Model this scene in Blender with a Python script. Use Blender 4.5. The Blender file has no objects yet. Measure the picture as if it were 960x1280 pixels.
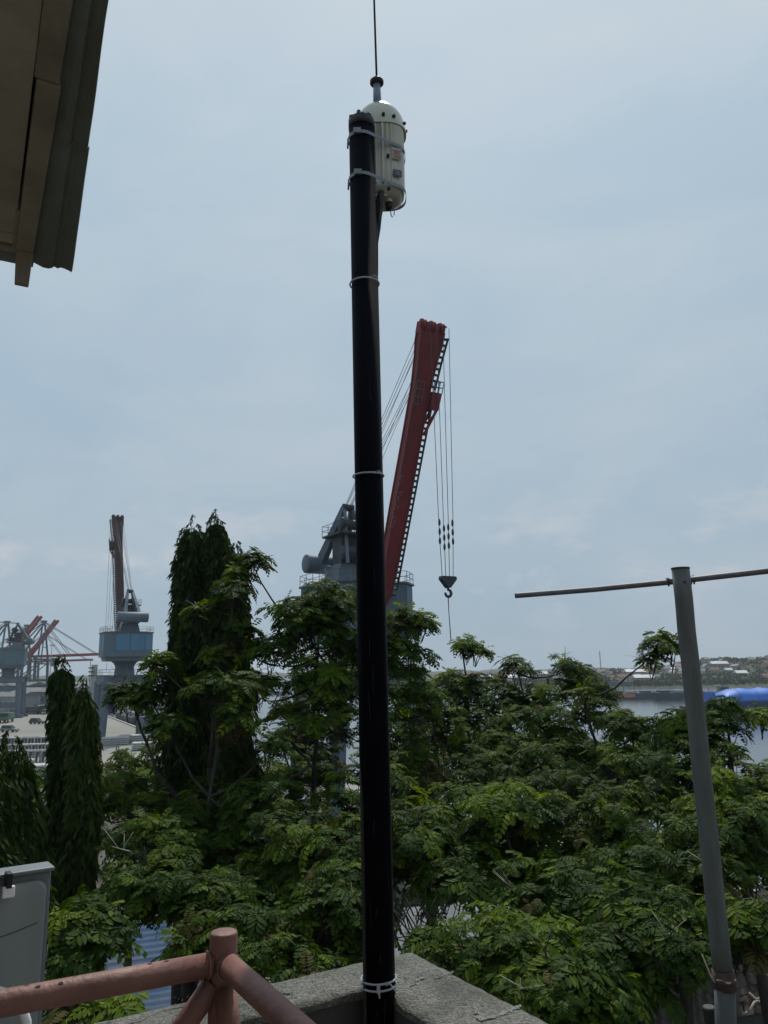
import bpy, bmesh, math, random
from mathutils import Vector, Matrix, noise
R = math.radians
rnd = random.Random(7)
S = bpy.context.scene
COL = S.collection

# ---------------------------------------------------------------- camera
CAMZ = 16.0
PITCH, ROLL = R(11.65), R(0.9)
F = Vector((0, math.cos(PITCH), math.sin(PITCH)))
_R0 = Vector((1, 0, 0)); _U0 = _R0.cross(F)
CR = _R0 * math.cos(ROLL) - _U0 * math.sin(ROLL)
CU = _U0 * math.cos(ROLL) + _R0 * math.sin(ROLL)
cd = bpy.data.cameras.new('camera'); cam = bpy.data.objects.new('camera', cd); COL.objects.link(cam)
cd.sensor_fit = 'VERTICAL'; cd.sensor_height = 36; cd.lens = 27; cd.clip_start = 0.05; cd.clip_end = 9000
M = Matrix((CR, CU, -F)).transposed().to_4x4(); M.translation = Vector((0, 0, CAMZ))
cam.matrix_world = M
S.camera = cam

# ---------------------------------------------------------------- world, sun, exposure
SUN_EL, SUN_AZ = R(58), R(7)       # azimuth clockwise from +Y
w = bpy.data.worlds.new('World'); S.world = w; w.use_nodes = True
nt = w.node_tree; N = nt.nodes; L = nt.links; N.clear()
out = N.new('ShaderNodeOutputWorld'); bg = N.new('ShaderNodeBackground')
sky = N.new('ShaderNodeTexSky'); sky.sky_type = 'NISHITA'; sky.sun_disc = False
sky.sun_elevation = SUN_EL; sky.sun_rotation = SUN_AZ
sky.altitude = 0; sky.air_density = 1.2; sky.dust_density = 3.0; sky.ozone_density = 2.0
tc = N.new('ShaderNodeTexCoord')
mp = N.new('ShaderNodeMapping'); mp.inputs['Scale'].default_value = (1.0, 1.0, 2.6)
L.new(tc.outputs['Generated'], mp.inputs['Vector'])
n1 = N.new('ShaderNodeTexNoise'); n1.inputs['Scale'].default_value = 2.2; n1.inputs['Detail'].default_value = 7; n1.inputs['Roughness'].default_value = .55
n1.inputs['Distortion'].default_value = .4
L.new(mp.outputs[0], n1.inputs['Vector'])
cr = N.new('ShaderNodeValToRGB'); cr.color_ramp.elements[0].position = .40; cr.color_ramp.elements[1].position = .72
L.new(n1.outputs['Fac'], cr.inputs[0])
veil = N.new('ShaderNodeMix'); veil.data_type = 'RGBA'; veil.inputs[0].default_value = .93
veil.inputs[7].default_value = (3.75, 4.92, 5.95, 1)      # thin high overcast (before the 0.1 strength)
L.new(sky.outputs[0], veil.inputs[6])
cl = N.new('ShaderNodeMix'); cl.data_type = 'RGBA'
cl.inputs[7].default_value = (5.6, 6.15, 6.7, 1)
mul = N.new('ShaderNodeMath'); mul.operation = 'MULTIPLY'; mul.inputs[1].default_value = .55
L.new(cr.outputs[0], mul.inputs[0]); L.new(mul.outputs[0], cl.inputs[0])
L.new(veil.outputs[2], cl.inputs[6])
# small cumulus low over the horizon
mp2 = N.new('ShaderNodeMapping'); mp2.inputs['Scale'].default_value = (1, 1, 2.2); L.new(tc.outputs['Generated'], mp2.inputs['Vector'])
n2 = N.new('ShaderNodeTexNoise'); n2.inputs['Scale'].default_value = 7.5; n2.inputs['Detail'].default_value = 8; n2.inputs['Roughness'].default_value = .6
L.new(mp2.outputs[0], n2.inputs['Vector'])
cr2 = N.new('ShaderNodeValToRGB'); cr2.color_ramp.elements[0].position = .52; cr2.color_ramp.elements[1].position = .64
L.new(n2.outputs['Fac'], cr2.inputs[0])
sx = N.new('ShaderNodeSeparateXYZ'); L.new(tc.outputs['Generated'], sx.inputs[0])
band = N.new('ShaderNodeValToRGB'); e = band.color_ramp.elements
e[0].position = .03; e[0].color = (0, 0, 0, 1); e[1].position = .12; e[1].color = (1, 1, 1, 1)
e2 = e.new(.28); e2.color = (0, 0, 0, 1)
L.new(sx.outputs[2], band.inputs[0])
m2 = N.new('ShaderNodeMath'); m2.operation = 'MULTIPLY'; L.new(cr2.outputs[0], m2.inputs[0]); L.new(band.outputs[0], m2.inputs[1])
m3 = N.new('ShaderNodeMath'); m3.operation = 'MULTIPLY'; L.new(m2.outputs[0], m3.inputs[0]); m3.inputs[1].default_value = .62
cm = N.new('ShaderNodeMix'); cm.data_type = 'RGBA'; cm.inputs[7].default_value = (6.3, 6.5, 6.8, 1)
L.new(m3.outputs[0], cm.inputs[0]); L.new(cl.outputs[2], cm.inputs[6])
grd = N.new('ShaderNodeValToRGB'); ge = grd.color_ramp.elements
ge[0].position = 0; ge[0].color = (.86, .88, .90, 1); ge[1].position = .62; ge[1].color = (1.12, 1.11, 1.09, 1)
L.new(sx.outputs[2], grd.inputs[0])
gm = N.new('ShaderNodeMix'); gm.data_type = 'RGBA'; gm.blend_type = 'MULTIPLY'; gm.inputs[0].default_value = 1
L.new(cm.outputs[2], gm.inputs[6]); L.new(grd.outputs[0], gm.inputs[7]); L.new(gm.outputs[2], bg.inputs['Color']); bg.inputs['Strength'].default_value = 0.1
L.new(bg.outputs[0], out.inputs[0])
sd = bpy.data.lights.new('sun', 'SUN'); sd.energy = 3.1; sd.angle = R(0.9); sd.color = (1, .955, .88)
sun = bpy.data.objects.new('sun', sd); COL.objects.link(sun)
sdir = Vector((math.sin(SUN_AZ) * math.cos(SUN_EL), math.cos(SUN_AZ) * math.cos(SUN_EL), math.sin(SUN_EL)))
sun.rotation_euler = (-sdir).to_track_quat('-Z', 'Y').to_euler()
S.view_settings.view_transform = 'Standard'; S.view_settings.look = 'None'
S.view_settings.exposure = 0.0; S.view_settings.gamma = 1.0
try:
    S.cycles.max_bounces = 6; S.cycles.volume_bounces = 0; S.cycles.transparent_max_bounces = 8
except Exception: pass

# ---------------------------------------------------------------- measuring helpers (photo survey -> real positions)
def ray(px, py): return F + CR * ((px - 480) / 960) + CU * ((640 - py) / 960)
def at(px, py, Y): d = ray(px, py); return Vector((0, 0, CAMZ)) + d * (Y / d.y)
def az(px, py, z): d = ray(px, py); return Vector((0, 0, CAMZ)) + d * ((z - CAMZ) / d.z)

# ---------------------------------------------------------------- materials
MATS = {}
def mat(name, col, rough=.6, metal=0, var=.25, scale=6, bump=0.0, bscale=40, col2=None, spec=.5, dirt=0.0, dirtcol=(.03, .028, .025), coat=0, stretch=(1, 1, 1), dscale=None):
    if name in MATS: return MATS[name]
    m = bpy.data.materials.new(name); m.use_nodes = True; t = m.node_tree; n = t.nodes; l = t.links
    b = n['Principled BSDF']; b.inputs['Roughness'].default_value = rough; b.inputs['Metallic'].default_value = metal
    b.inputs['Specular IOR Level'].default_value = spec; b.inputs['Coat Weight'].default_value = coat
    g = n.new('ShaderNodeTexCoord'); mpg = n.new('ShaderNodeMapping'); mpg.inputs['Scale'].default_value = stretch
    l.new(g.outputs['Object'], mpg.inputs['Vector'])
    nz = n.new('ShaderNodeTexNoise'); nz.inputs['Scale'].default_value = scale; nz.inputs['Detail'].default_value = 6; nz.inputs['Roughness'].default_value = .6
    l.new(mpg.outputs[0], nz.inputs['Vector'])
    mx = n.new('ShaderNodeMix'); mx.data_type = 'RGBA'
    rp = n.new('ShaderNodeValToRGB'); rp.color_ramp.elements[0].position = .32; rp.color_ramp.elements[1].position = .68
    l.new(nz.outputs['Fac'], rp.inputs[0]); l.new(rp.outputs[0], mx.inputs[0])
    c2 = col2 or tuple(min(1, c * (1 + var)) for c in col)
    c1 = col if col2 else tuple(c * (1 - var) for c in col)
    mx.inputs[6].default_value = (*c1, 1); mx.inputs[7].default_value = (*c2, 1)
    last = mx.outputs[2]
    if dirt:
        nd = n.new('ShaderNodeTexNoise'); nd.inputs['Scale'].default_value = dscale or scale * .37; nd.inputs['Detail'].default_value = 9; nd.inputs['Roughness'].default_value = .7
        l.new(mpg.outputs[0], nd.inputs['Vector'])
        rd = n.new('ShaderNodeValToRGB'); rd.color_ramp.elements[0].position = .48; rd.color_ramp.elements[1].position = .66
        l.new(nd.outputs['Fac'], rd.inputs[0])
        md = n.new('ShaderNodeMath'); md.operation = 'MULTIPLY'; md.inputs[1].default_value = dirt; l.new(rd.outputs[0], md.inputs[0])
        m4 = n.new('ShaderNodeMix'); m4.data_type = 'RGBA'; m4.inputs[7].default_value = (*dirtcol, 1)
        l.new(md.outputs[0], m4.inputs[0]); l.new(last, m4.inputs[6]); last = m4.outputs[2]
    l.new(last, b.inputs['Base Color'])
    if bump:
        nb = n.new('ShaderNodeTexNoise'); nb.inputs['Scale'].default_value = bscale; nb.inputs['Detail'].default_value = 5
        l.new(mpg.outputs[0], nb.inputs['Vector'])
        bp = n.new('ShaderNodeBump'); bp.inputs['Strength'].default_value = bump; bp.inputs['Distance'].default_value = .02
        l.new(nb.outputs['Fac'], bp.inputs['Height']); l.new(bp.outputs[0], b.inputs['Normal'])
    MATS[name] = m; return m

def leafmat(name, c1, c2, c3, trans=.35, rough=.45):
    m = bpy.data.materials.new(name); m.use_nodes = True; t = m.node_tree; n = t.nodes; l = t.links
    b = n['Principled BSDF']; b.inputs['Roughness'].default_value = .6; b.inputs['Specular IOR Level'].default_value = .14
    oi = n.new('ShaderNodeObjectInfo'); g = n.new('ShaderNodeNewGeometry')
    rp = n.new('ShaderNodeValToRGB'); e = rp.color_ramp.elements
    e[0].position = 0; e[0].color = (*c1, 1); e[1].position = 1; e[1].color = (*c3, 1); k = e.new(.6); k.color = (*c2, 1)
    ad = n.new('ShaderNodeMath'); ad.operation = 'MULTIPLY_ADD'; ad.inputs[1].default_value = .55
    l.new(oi.outputs['Random'], ad.inputs[0])
    mi = n.new('ShaderNodeMath'); mi.operation = 'MULTIPLY'; mi.inputs[1].default_value = .5; l.new(g.outputs['Random Per Island'], mi.inputs[0])
    l.new(mi.outputs[0], ad.inputs[2]); l.new(ad.outputs[0], rp.inputs[0]); l.new(rp.outputs[0], b.inputs['Base Color'])
    tr = n.new('ShaderNodeBsdfTranslucent')
    hs = n.new('ShaderNodeHueSaturation'); hs.inputs['Value'].default_value = 1.5; hs.inputs['Saturation'].default_value = 1.1; hs.inputs['Hue'].default_value = .48
    l.new(rp.outputs[0], hs.inputs['Color']); l.new(hs.outputs[0], tr.inputs['Color'])
    ms = n.new('ShaderNodeMixShader'); ms.inputs[0].default_value = trans
    l.new(b.outputs[0], ms.inputs[1]); l.new(tr.outputs[0], ms.inputs[2]); l.new(ms.outputs[0], n['Material Output'].inputs['Surface'])
    MATS[name] = m; return m

m_leaf = leafmat('leaf', (.011, .029, .003), (.028, .064, .004), (.11, .155, .008))
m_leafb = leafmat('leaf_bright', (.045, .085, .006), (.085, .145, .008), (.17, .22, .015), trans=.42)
m_leafd = leafmat('leaf_dark', (.010, .024, .005), (.018, .040, .007), (.045, .070, .012), trans=.2)
m_leafo = leafmat('leaf_yellowing', (.05, .05, .012), (.08, .07, .014), (.12, .085, .03), trans=.25)
m_farleaf = leafmat('far_leaf', (.008, .024, .010), (.013, .036, .012), (.028, .055, .014), trans=.1)
m_bark = mat('bark', (.028, .024, .019), .9, var=.4, scale=9, bump=.5, stretch=(1, 1, .3))
m_conc = mat('parapet_concrete', (.095, .095, .084), .95, scale=75, col2=(.24, .235, .208), bump=.9, bscale=90, dirt=.75, dirtcol=(.055, .058, .045), dscale=3.2)
for n_ in m_conc.node_tree.nodes:
    if n_.type == 'VALTORGB' and abs(n_.color_ramp.elements[0].position - .32) < .01: n_.color_ramp.elements[0].position = .38; n_.color_ramp.elements[1].position = .68
m_concwall = mat('shade_darkened_concrete', (.035, .036, .034), .95, scale=3, col2=(.07, .07, .064), bump=.3, bscale=30, dirt=.6, dirtcol=(.02, .02, .02))  # base colour darkened to stand for shade on the parapet's inner faces
m_scar = mat('lime_stain', (.25, .25, .23), .95, scale=30, var=.3, bump=.4, bscale=90)
m_pink = mat('pink_paint', (.175, .080, .064), .55, scale=7, col2=(.245, .117, .094), bump=.16, bscale=60, dirt=.35, dirtcol=(.10, .045, .04), spec=.4)
m_black = mat('black_plastic_pipe', (.0025, .0028, .0055), .62, scale=3, var=.3, spec=.035, dirt=.6, dirtcol=(.007, .008, .012), stretch=(1, 1, .06))
m_blackm = mat('black_rubber', (.006, .006, .007), .6, var=.2)
m_ivory = mat('ivory_enamel', (.37, .365, .29), .3, scale=4, col2=(.45, .44, .36), dirt=.3, dirtcol=(.2, .19, .15), coat=.4)
m_band = mat('stainless_band', (.17, .175, .19), .5, metal=.5, var=.15, scale=20)
m_stub = mat('grey_stub', (.16, .19, .26), .45, var=.2, scale=30)
m_tie = mat('nylon_tie', (.34, .36, .40), .5, var=.12, scale=30)
m_white = mat('white_plastic', (.8, .8, .8), .4, var=.04, scale=15)
m_red = mat('label_red', (.30, .05, .05), .5, var=.15)
m_lab = mat('label_pale', (.30, .28, .25), .5, var=.08)
m_labb = mat('label_navy', (.03, .04, .07), .5, var=.15)
m_galv = mat('galvanised_steel', (.075, .082, .080), .68, metal=.15, scale=14, col2=(.125, .134, .13), bump=.12, bscale=60, dirt=.45, dirtcol=(.06, .045, .04), stretch=(1, 1, .25))
m_bar = mat('thin_galvanised_bar', (.13, .13, .14), .55, metal=.3, scale=20, dirt=.4, dirtcol=(.09, .07, .065))
m_rust = mat('rust', (.06, .04, .033), .9, var=.4, scale=30, bump=.4)
m_soff = mat('soffit_render', (.30, .27, .20), .95, scale=2.2, col2=(.40, .365, .275), bump=.25, bscale=50, dirt=.5, dirtcol=(.20, .17, .12))
m_fasc = mat('fascia_board', (.26, .215, .16), .9, scale=3, col2=(.33, .28, .21), bump=.3, bscale=30, stretch=(1, 1, 1), dirt=.4)
m_gut = mat('gutter_sheet', (.15, .165, .15), .7, scale=3, col2=(.21, .225, .205), dirt=.5, dirtcol=(.11, .10, .075), spec=.25)
m_wall = mat('stained_wall_render', (.42, .40, .35), .95, scale=1.2, var=.3, bump=.2, dirt=.5, dirtcol=(.2, .19, .16))
m_floor = mat('roof_floor', (.24, .235, .22), .95, scale=1.5, var=.3, bump=.3, dirt=.6, dirtcol=(.13, .13, .12))
m_cab = mat('grey_fibreglass', (.19, .21, .21), .5, scale=3, col2=(.25, .275, .27), dirt=.45, dirtcol=(.15, .155, .15), stretch=(1, 1, .25), bump=.05)
m_cabf = mat('grey_frame', (.15, .17, .19), .5, scale=5, var=.15)
m_steelb = mat('crane_bluegrey_paint', (.07, .105, .14), .6, scale=.8, col2=(.10, .145, .185), dirt=.4, dirtcol=(.07, .08, .085), stretch=(1, 1, .4))
m_steelc = mat('crane_blue_panel', (.06, .19, .32), .5, scale=.8, col2=(.07, .19, .30), dirt=.3, dirtcol=(.07, .10, .12), stretch=(1, 1, .4))
m_steeld = mat('crane_dark_machinery', (.018, .026, .036), .6, scale=1.2, var=.35)
m_boom = mat('boom_oxide_red', (.165, .010, .013), .65, scale=.5, col2=(.22, .014, .018), dirt=.35, dirtcol=(.07, .010, .010))
m_boomt = mat('boom_top_faded_red', (.12, .028, .028), .6, scale=.6, var=.2)
m_fade = mat('faded_lettering', (.26, .17, .15), .8, var=.3, scale=4)
m_rope = mat('wire_rope', (.025, .03, .035), .6, var=.2)
m_rail = mat('deck_railing', (.09, .10, .11), .6, var=.2)
m_cont = mat('weathered_container_red', (.25, .10, .08), .7, scale=.5, var=.2)
m_gred = mat('gantry_red', (.20, .035, .045), .6, var=.2, scale=.3)
m_gblue = mat('gantry_blue', (.045, .085, .11), .6, var=.2, scale=.3)
m_quay = mat('quay_concrete', (.19, .187, .165), .95, scale=.05, col2=(.26, .25, .22), dirt=.5, dirtcol=(.16, .155, .14))
m_soil = mat('earth_yard', (.045, .042, .034), .97, scale=.4, col2=(.085, .078, .065), dirt=.6, dirtcol=(.02, .028, .014), bump=.4, bscale=3)
m_slab = mat('pale_concrete', (.42, .43, .42), .9, scale=1, var=.15, dirt=.4, dirtcol=(.25, .25, .24))
m_culv = mat('grey_precast', (.30, .31, .31), .9, scale=1, var=.2, dirt=.4, dirtcol=(.15, .15, .15))
m_hull = mat('dark_hull', (.018, .022, .028), .6, scale=.3, var=.3, dirt=.3, dirtcol=(.05, .03, .02))
m_ship = mat('ship_grey_paint', (.20, .22, .23), .6, scale=.5, var=.2)
m_navy = mat('navy_hull', (.010, .028, .13), .5, scale=.2, var=.25)
m_tarp = mat('blue_tarpaulin', (.010, .085, .42), .55, scale=.12, col2=(.03, .18, .64), bump=.5, bscale=.8, dirt=.35, dirtcol=(.10, .28, .66), stretch=(1, .35, .35))
m_boot = mat('boot_topping_rust', (.08, .035, .03), .8, var=.3, scale=.5)
m_barge = mat('barge_hull', (.022, .045, .08), .75, var=.3, scale=.4)
m_orange = mat('orange_paint', (.50, .17, .07), .6, var=.15, scale=.5)
m_green = mat('green_truck_paint', (.03, .11, .06), .5, var=.2, scale=1)
m_truck = mat('dark_truck_paint', (.035, .045, .05), .5, var=.3, scale=1)
m_glass = mat('dark_glass', (.01, .013, .016), .15, var=.1)
m_tyre = mat('tyre', (.012, .012, .012), .9, var=.2)
m_roofb = mat('blue_sheet_roof', (.03, .06, .115), .85, spec=.15, scale=1.2, col2=(.06, .10, .17), dirt=.5, dirtcol=(.11, .12, .13), stretch=(1, .3, 1))
m_roofg = mat('grey_sheet_roof', (.13, .14, .15), .8, scale=1.5, var=.3, dirt=.5, dirtcol=(.06, .055, .05))
m_tile = mat('old_clay_tile', (.055, .042, .035), .9, scale=6, col2=(.095, .073, .060), dirt=.5, dirtcol=(.028, .026, .022), bump=.3, bscale=30)
m_plast = mat('house_plaster', (.30, .29, .26), .9, var=.2, scale=.5)
m_stick = mat('bleached_wood', (.42, .37, .31), .85, var=.2, scale=10)
m_hw = [mat('far_wall_white', (.42, .42, .40), .9, var=.15, scale=.1), mat('far_wall_cream', (.32, .29, .23), .9, var=.15, scale=.1), mat('far_wall_grey', (.20, .20, .20), .9, var=.15, scale=.1)]
m_hr = [mat('far_roof_tile', (.17, .085, .06), .9, var=.25, scale=.2), mat('far_roof_brown', (.10, .075, .06), .9, var=.2, scale=.2), mat('far_roof_sheet', (.48, .50, .52), .6, var=.1, scale=.2), mat('far_roof_grey', (.16, .17, .18), .8, var=.2, scale=.2)]
m_hill = mat('hill_ground', (.014, .030, .012), .97, scale=.02, col2=(.030, .048, .02), dirt=.3, dirtcol=(.05, .05, .035))
mw = mat('harbour_water', (.030, .044, .046), .16, scale=.01, var=.15, bump=.35, bscale=.55, spec=.5)

# ---------------------------------------------------------------- mesh helpers
class MB:
    def __init__(s): s.v = []; s.f = []; s.m = []; s.mi = 0; s.sm = set()
    def add(s, vs, fs):
        o = len(s.v); s.v += [tuple(v) for v in vs]; s.f += [tuple(i + o for i in f) for f in fs]; s.m += [s.mi] * len(fs); return o
    def box(s, c, d, X=None):
        x, y, z = d[0] / 2, d[1] / 2, d[2] / 2
        vs = [Vector((a * x, b * y, q * z)) for q in (-1, 1) for b in (-1, 1) for a in (-1, 1)]
        if X is not None: vs = [X @ v for v in vs]
        vs = [v + Vector(c) for v in vs]
        s.add(vs, [(0, 2, 3, 1), (4, 5, 7, 6), (0, 1, 5, 4), (2, 6, 7, 3), (0, 4, 6, 2), (1, 3, 7, 5)]); return s
    def hexa(s, vs):  # 8 verts: bottom 4 ccw, top 4 ccw
        s.add(vs, [(3, 2, 1, 0), (4, 5, 6, 7), (0, 1, 5, 4), (1, 2, 6, 5), (2, 3, 7, 6), (3, 0, 4, 7)]); return s
    def bar(s, a, b, wx, wz, up=Vector((0, 0, 1)), wx2=None, wz2=None):
        a = Vector(a); b = Vector(b); d = (b - a).normalized()
        x = d.cross(up); x = x.normalized() if x.length > 1e-5 else Vector((1, 0, 0)); z = x.cross(d)
        wx2 = wx if wx2 is None else wx2; wz2 = wz if wz2 is None else wz2
        vs = []
        for p, p1, p2 in ((a, wx, wz), (b, wx2, wz2)):
            vs += [p - x * p1 / 2 - z * p2 / 2, p + x * p1 / 2 - z * p2 / 2, p + x * p1 / 2 + z * p2 / 2, p - x * p1 / 2 + z * p2 / 2]
        s.add(vs, [(0, 1, 2, 3), (7, 6, 5, 4), (0, 4, 5, 1), (1, 5, 6, 2), (2, 6, 7, 3), (3, 7, 4, 0)]); return s
    def tube(s, pts, r, n=8, cap=True, smooth=True):
        pts = [Vector(p) for p in pts]; rs = r if isinstance(r, (list, tuple)) else [r] * len(pts)
        px = None; o0 = len(s.v); rings = []
        for i, p in enumerate(pts):
            d = (pts[min(i + 1, len(pts) - 1)] - pts[max(i - 1, 0)]).normalized()
            if px is None:
                px = d.cross(Vector((0, 0, 1)));
                if px.length < 1e-3: px = Vector((1, 0, 0))
            px = (px - d * px.dot(d)).normalized(); py = d.cross(px)
            rings.append([p + (px * math.cos(2 * math.pi * k / n) + py * math.sin(2 * math.pi * k / n)) * rs[i] for k in range(n)])
        vs = [v for ring in rings for v in ring]; fs = []
        for i in range(len(pts) - 1):
            for k in range(n):
                fs.append((i * n + k, i * n + (k + 1) % n, (i + 1) * n + (k + 1) % n, (i + 1) * n + k))
        base = len(s.f)
        s.add(vs, fs)
        if smooth: s.sm.update(range(base, len(s.f)))
        if cap:
            s.f.append(tuple(o0 + k for k in reversed(range(n)))); s.m.append(s.mi)
            s.f.append(tuple(o0 + (len(pts) - 1) * n + k for k in range(n))); s.m.append(s.mi)
        return s
    def lathe(s, prof, c=(0, 0, 0), n=24, X=None, smooth=True):
        c = Vector(c); vs = []; fs = []
        for (r, z) in prof:
            for k in range(n):
                v = Vector((r * math.cos(2 * math.pi * k / n), r * math.sin(2 * math.pi * k / n), z))
                if X is not None: v = X @ v
                vs.append(v + c)
        for i in range(len(prof) - 1):
            for k in range(n): fs.append((i * n + k, i * n + (k + 1) % n, (i + 1) * n + (k + 1) % n, (i + 1) * n + k))
        b = len(s.f); s.add(vs, fs)
        if smooth: s.sm.update(range(b, len(s.f)))
        return s
    def prism(s, poly, z0, z1):
        n = len(poly); vs = [(p[0], p[1], z0) for p in poly] + [(p[0], p[1], z1) for p in poly]
        s.add(vs, [tuple(reversed(range(n))), tuple(range(n, 2 * n))] + [(i, (i + 1) % n, n + (i + 1) % n, n + i) for i in range(n)]); return s
    def mesh(s, name, mats):
        me = bpy.data.meshes.new(name); me.from_pydata(s.v, [], s.f)
        for m in (mats if isinstance(mats, (list, tuple)) else [mats]): me.materials.append(m)
        if len(s.v):
            me.polygons.foreach_set('material_index', s.m)
            if s.sm: me.polygons.foreach_set('use_smooth', [i in s.sm for i in range(len(s.f))])
        me.update(); return me
    def build(s, name, mats, parent=None, loc=None):
        return link(name, s.mesh(name, mats), parent, loc)
def link(name, me, parent=None, loc=None):
    o = bpy.data.objects.new(name, me); COL.objects.link(o)
    if parent is not None: o.parent = parent
    if loc is not None: o.location = loc
    return o
def bevel(o, wd, seg=2):
    b = o.modifiers.new('bevel', 'BEVEL'); b.width = wd; b.segments = seg; b.limit_method = 'ANGLE'; return o
def tag(o, label=None, cat=None, group=None, kind=None):
    if label: o['label'] = label
    if cat: o['category'] = cat
    if group: o['group'] = group
    if kind: o['kind'] = kind
    return o
def thing(name, label, cat, loc=(0, 0, 0), rz=0, group=None):
    o = bpy.data.objects.new(name, None); COL.objects.link(o); o.location = loc; o.rotation_euler = (0, 0, rz); o.empty_display_size = .2
    return tag(o, label, cat, group)
def struct(o): o['kind'] = 'structure'; return o
def copy_tree(o, parent=None, kids=None):
    c = o.copy(); COL.objects.link(c)
    if parent is not None: c.parent = parent
    for ch in KIDS.get(o.name, []) if kids is None else kids: copy_tree(ch, c)
    return c
KIDS = {}
def index_kids():
    KIDS.clear()
    for o in COL.objects:
        if o.parent: KIDS.setdefault(o.parent.name, []).append(o)
def textmesh(s, size, name):
    cu = bpy.data.curves.new(name, 'FONT'); cu.body = s; cu.size = size; cu.extrude = .0006 * size / .03; cu.align_x = 'CENTER'; cu.align_y = 'CENTER'
    o = bpy.data.objects.new(name, cu); COL.objects.link(o)
    dg = bpy.context.evaluated_depsgraph_get(); me = bpy.data.meshes.new_from_object(o.evaluated_get(dg))
    bpy.data.objects.remove(o); return me

# ================================================================ GROUND, WATER, QUAY
LAND = 2.6
b = MB(); b.add([(-6000, -3000, 0), (6000, -3000, 0), (6000, 7000, 0), (-6000, 7000, 0)], [(0, 1, 2, 3)])
struct(b.build('harbour_water', mw))
qe = [(62, -30), (50, 0), (8, 78), (-48, 170), (-172, 425), (-330, 760)]
poly = [(-700, -60), (70, -60)] + qe + [(-900, 760)]
b = MB(); b.prism(poly, -1, LAND); struct(b.build('quay_ground', m_quay))
b = MB(); b.prism([(-120, -50), (58, -50), (50, -8), (20, 50), (2, 84), (-20, 105), (-120, 105)], LAND - .5, LAND + .06); struct(b.build('yard_ground', m_soil))
b = MB()
for i in range(len(qe) - 1):
    a = Vector((*qe[i], LAND + .12)); c = Vector((*qe[i + 1], LAND + .12)); b.bar(a, c, .6, .3)
struct(b.build('quay_kerb', m_culv))

# far shore terrain
def hillz(x, y):
    h = 2.0 + 4 * max(0, min(1, (y - 585) / 160))
    h += 12 * math.exp(-(((x - 415) / 70) ** 2 + ((y - 850) / 120) ** 2))
    h += 9 * math.exp(-(((x - 345) / 45) ** 2 + ((y - 830) / 110) ** 2))
    h += 8 * math.exp(-(((x - 500) / 80) ** 2 + ((y - 880) / 120) ** 2))
    h += 5 * math.exp(-(((x - 230) / 90) ** 2 + ((y - 900) / 120) ** 2))
    h += 2.0 * noise.noise(Vector((x / 45, y / 45, 0)))
    edge = 575 + 18 * noise.noise(Vector((x / 80, 3, 1))) + max(0, (250 - x)) * .25
    return min(h, (y - edge) * .25)
b = MB(); nx, ny = 110, 34; vs = []
for j in range(ny):
    for i in range(nx):
        x = -60 + i * 11.0; y = 550 + (j / (ny - 1)) ** 1.3 * 900
        vs.append((x, y, max(-1.5, hillz(x, y))))
b.add(vs, [(j * nx + i, j * nx + i + 1, (j + 1) * nx + i + 1, (j + 1) * nx + i) for j in range(ny - 1) for i in range(nx - 1)])
b.sm = set(range(len(b.f))); struct(b.build('far_shore_terrain', m_hill))
# very far shore on the left, across the bay
b = MB(); vs = []; n = 120
for i in range(n):
    x = -1700 + i * 19.0; h = 9 + 9 * abs(noise.noise(Vector((x / 120, 0, 5)))) + 4 * noise.noise(Vector((x / 25, 0, 2)))
    vs += [(x, 1900, -1), (x, 1935, h), (x, 2080, h * 1.15), (x, 2200, -1)]
b.add(vs, [(i * 4 + k, (i + 1) * 4 + k, (i + 1) * 4 + k + 1, i * 4 + k + 1) for i in range(n - 1) for k in range(3)])
struct(b.build('distant_shore', m_hill))

# far vegetation: one mass of leaf-sized clumps
def leafcloud(name, pts, size, m, per=10, seed=1, flat=.7):
    rr = random.Random(seed); b = MB()
    for (x, y, z, s) in pts:
        for k in range(per):
            d = Vector((rr.gauss(0, 1), rr.gauss(0, 1), rr.gauss(0, flat))).normalized() * s * rr.uniform(.45, 1)
            c = Vector((x, y, z)) + Vector((d.x, d.y, d.z * .8))
            q = size * rr.uniform(.6, 1.4)
            u = Vector((rr.gauss(0, 1), rr.gauss(0, 1), rr.gauss(0, .6))).normalized(); v = u.orthogonal().normalized()
            v = Matrix.Rotation(rr.uniform(0, 6.3), 3, u) @ v; w2 = u.cross(v)
            b.add([c + v * q, c + w2 * q * .6, c - v * q, c - w2 * q * .6], [(0, 1, 2, 3)])
    return b.build(name, m)
pts = []
rr = random.Random(3)
for k in range(5200):
    x = rr.uniform(90, 760); y = 600 + rr.random() ** 1.3 * 330
    if x < 250: y += (250 - x) * .28
    if noise.noise(Vector((x / 35, y / 35, 9))) < -.3 and y < 760: continue
    z = hillz(x, y)
    if z < .6: continue
    s = rr.uniform(1.4, 3.3); pts.append((x, y, z + s * .55, s))
tag(leafcloud('hillside_trees', pts, .95, m_farleaf, per=12, seed=5), 'hazy green trees covering the low hills across the river', 'trees', kind='stuff')
pts = []
for k in range(900):
    x = 20 + k * .85 + rr.uniform(-2, 2); y = 585 + max(0, (250 - x)) * .27 + rr.uniform(0, 16)
    s = rr.uniform(1.0, 2.6); pts.append((x, y, max(0.2, hillz(x, y)) + s * .5, s))
tag(leafcloud('waterside_mangroves', pts, .9, m_farleaf, per=14, seed=6), 'dark green scrub lining the far river bank', 'shrubs', kind='stuff')

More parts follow.
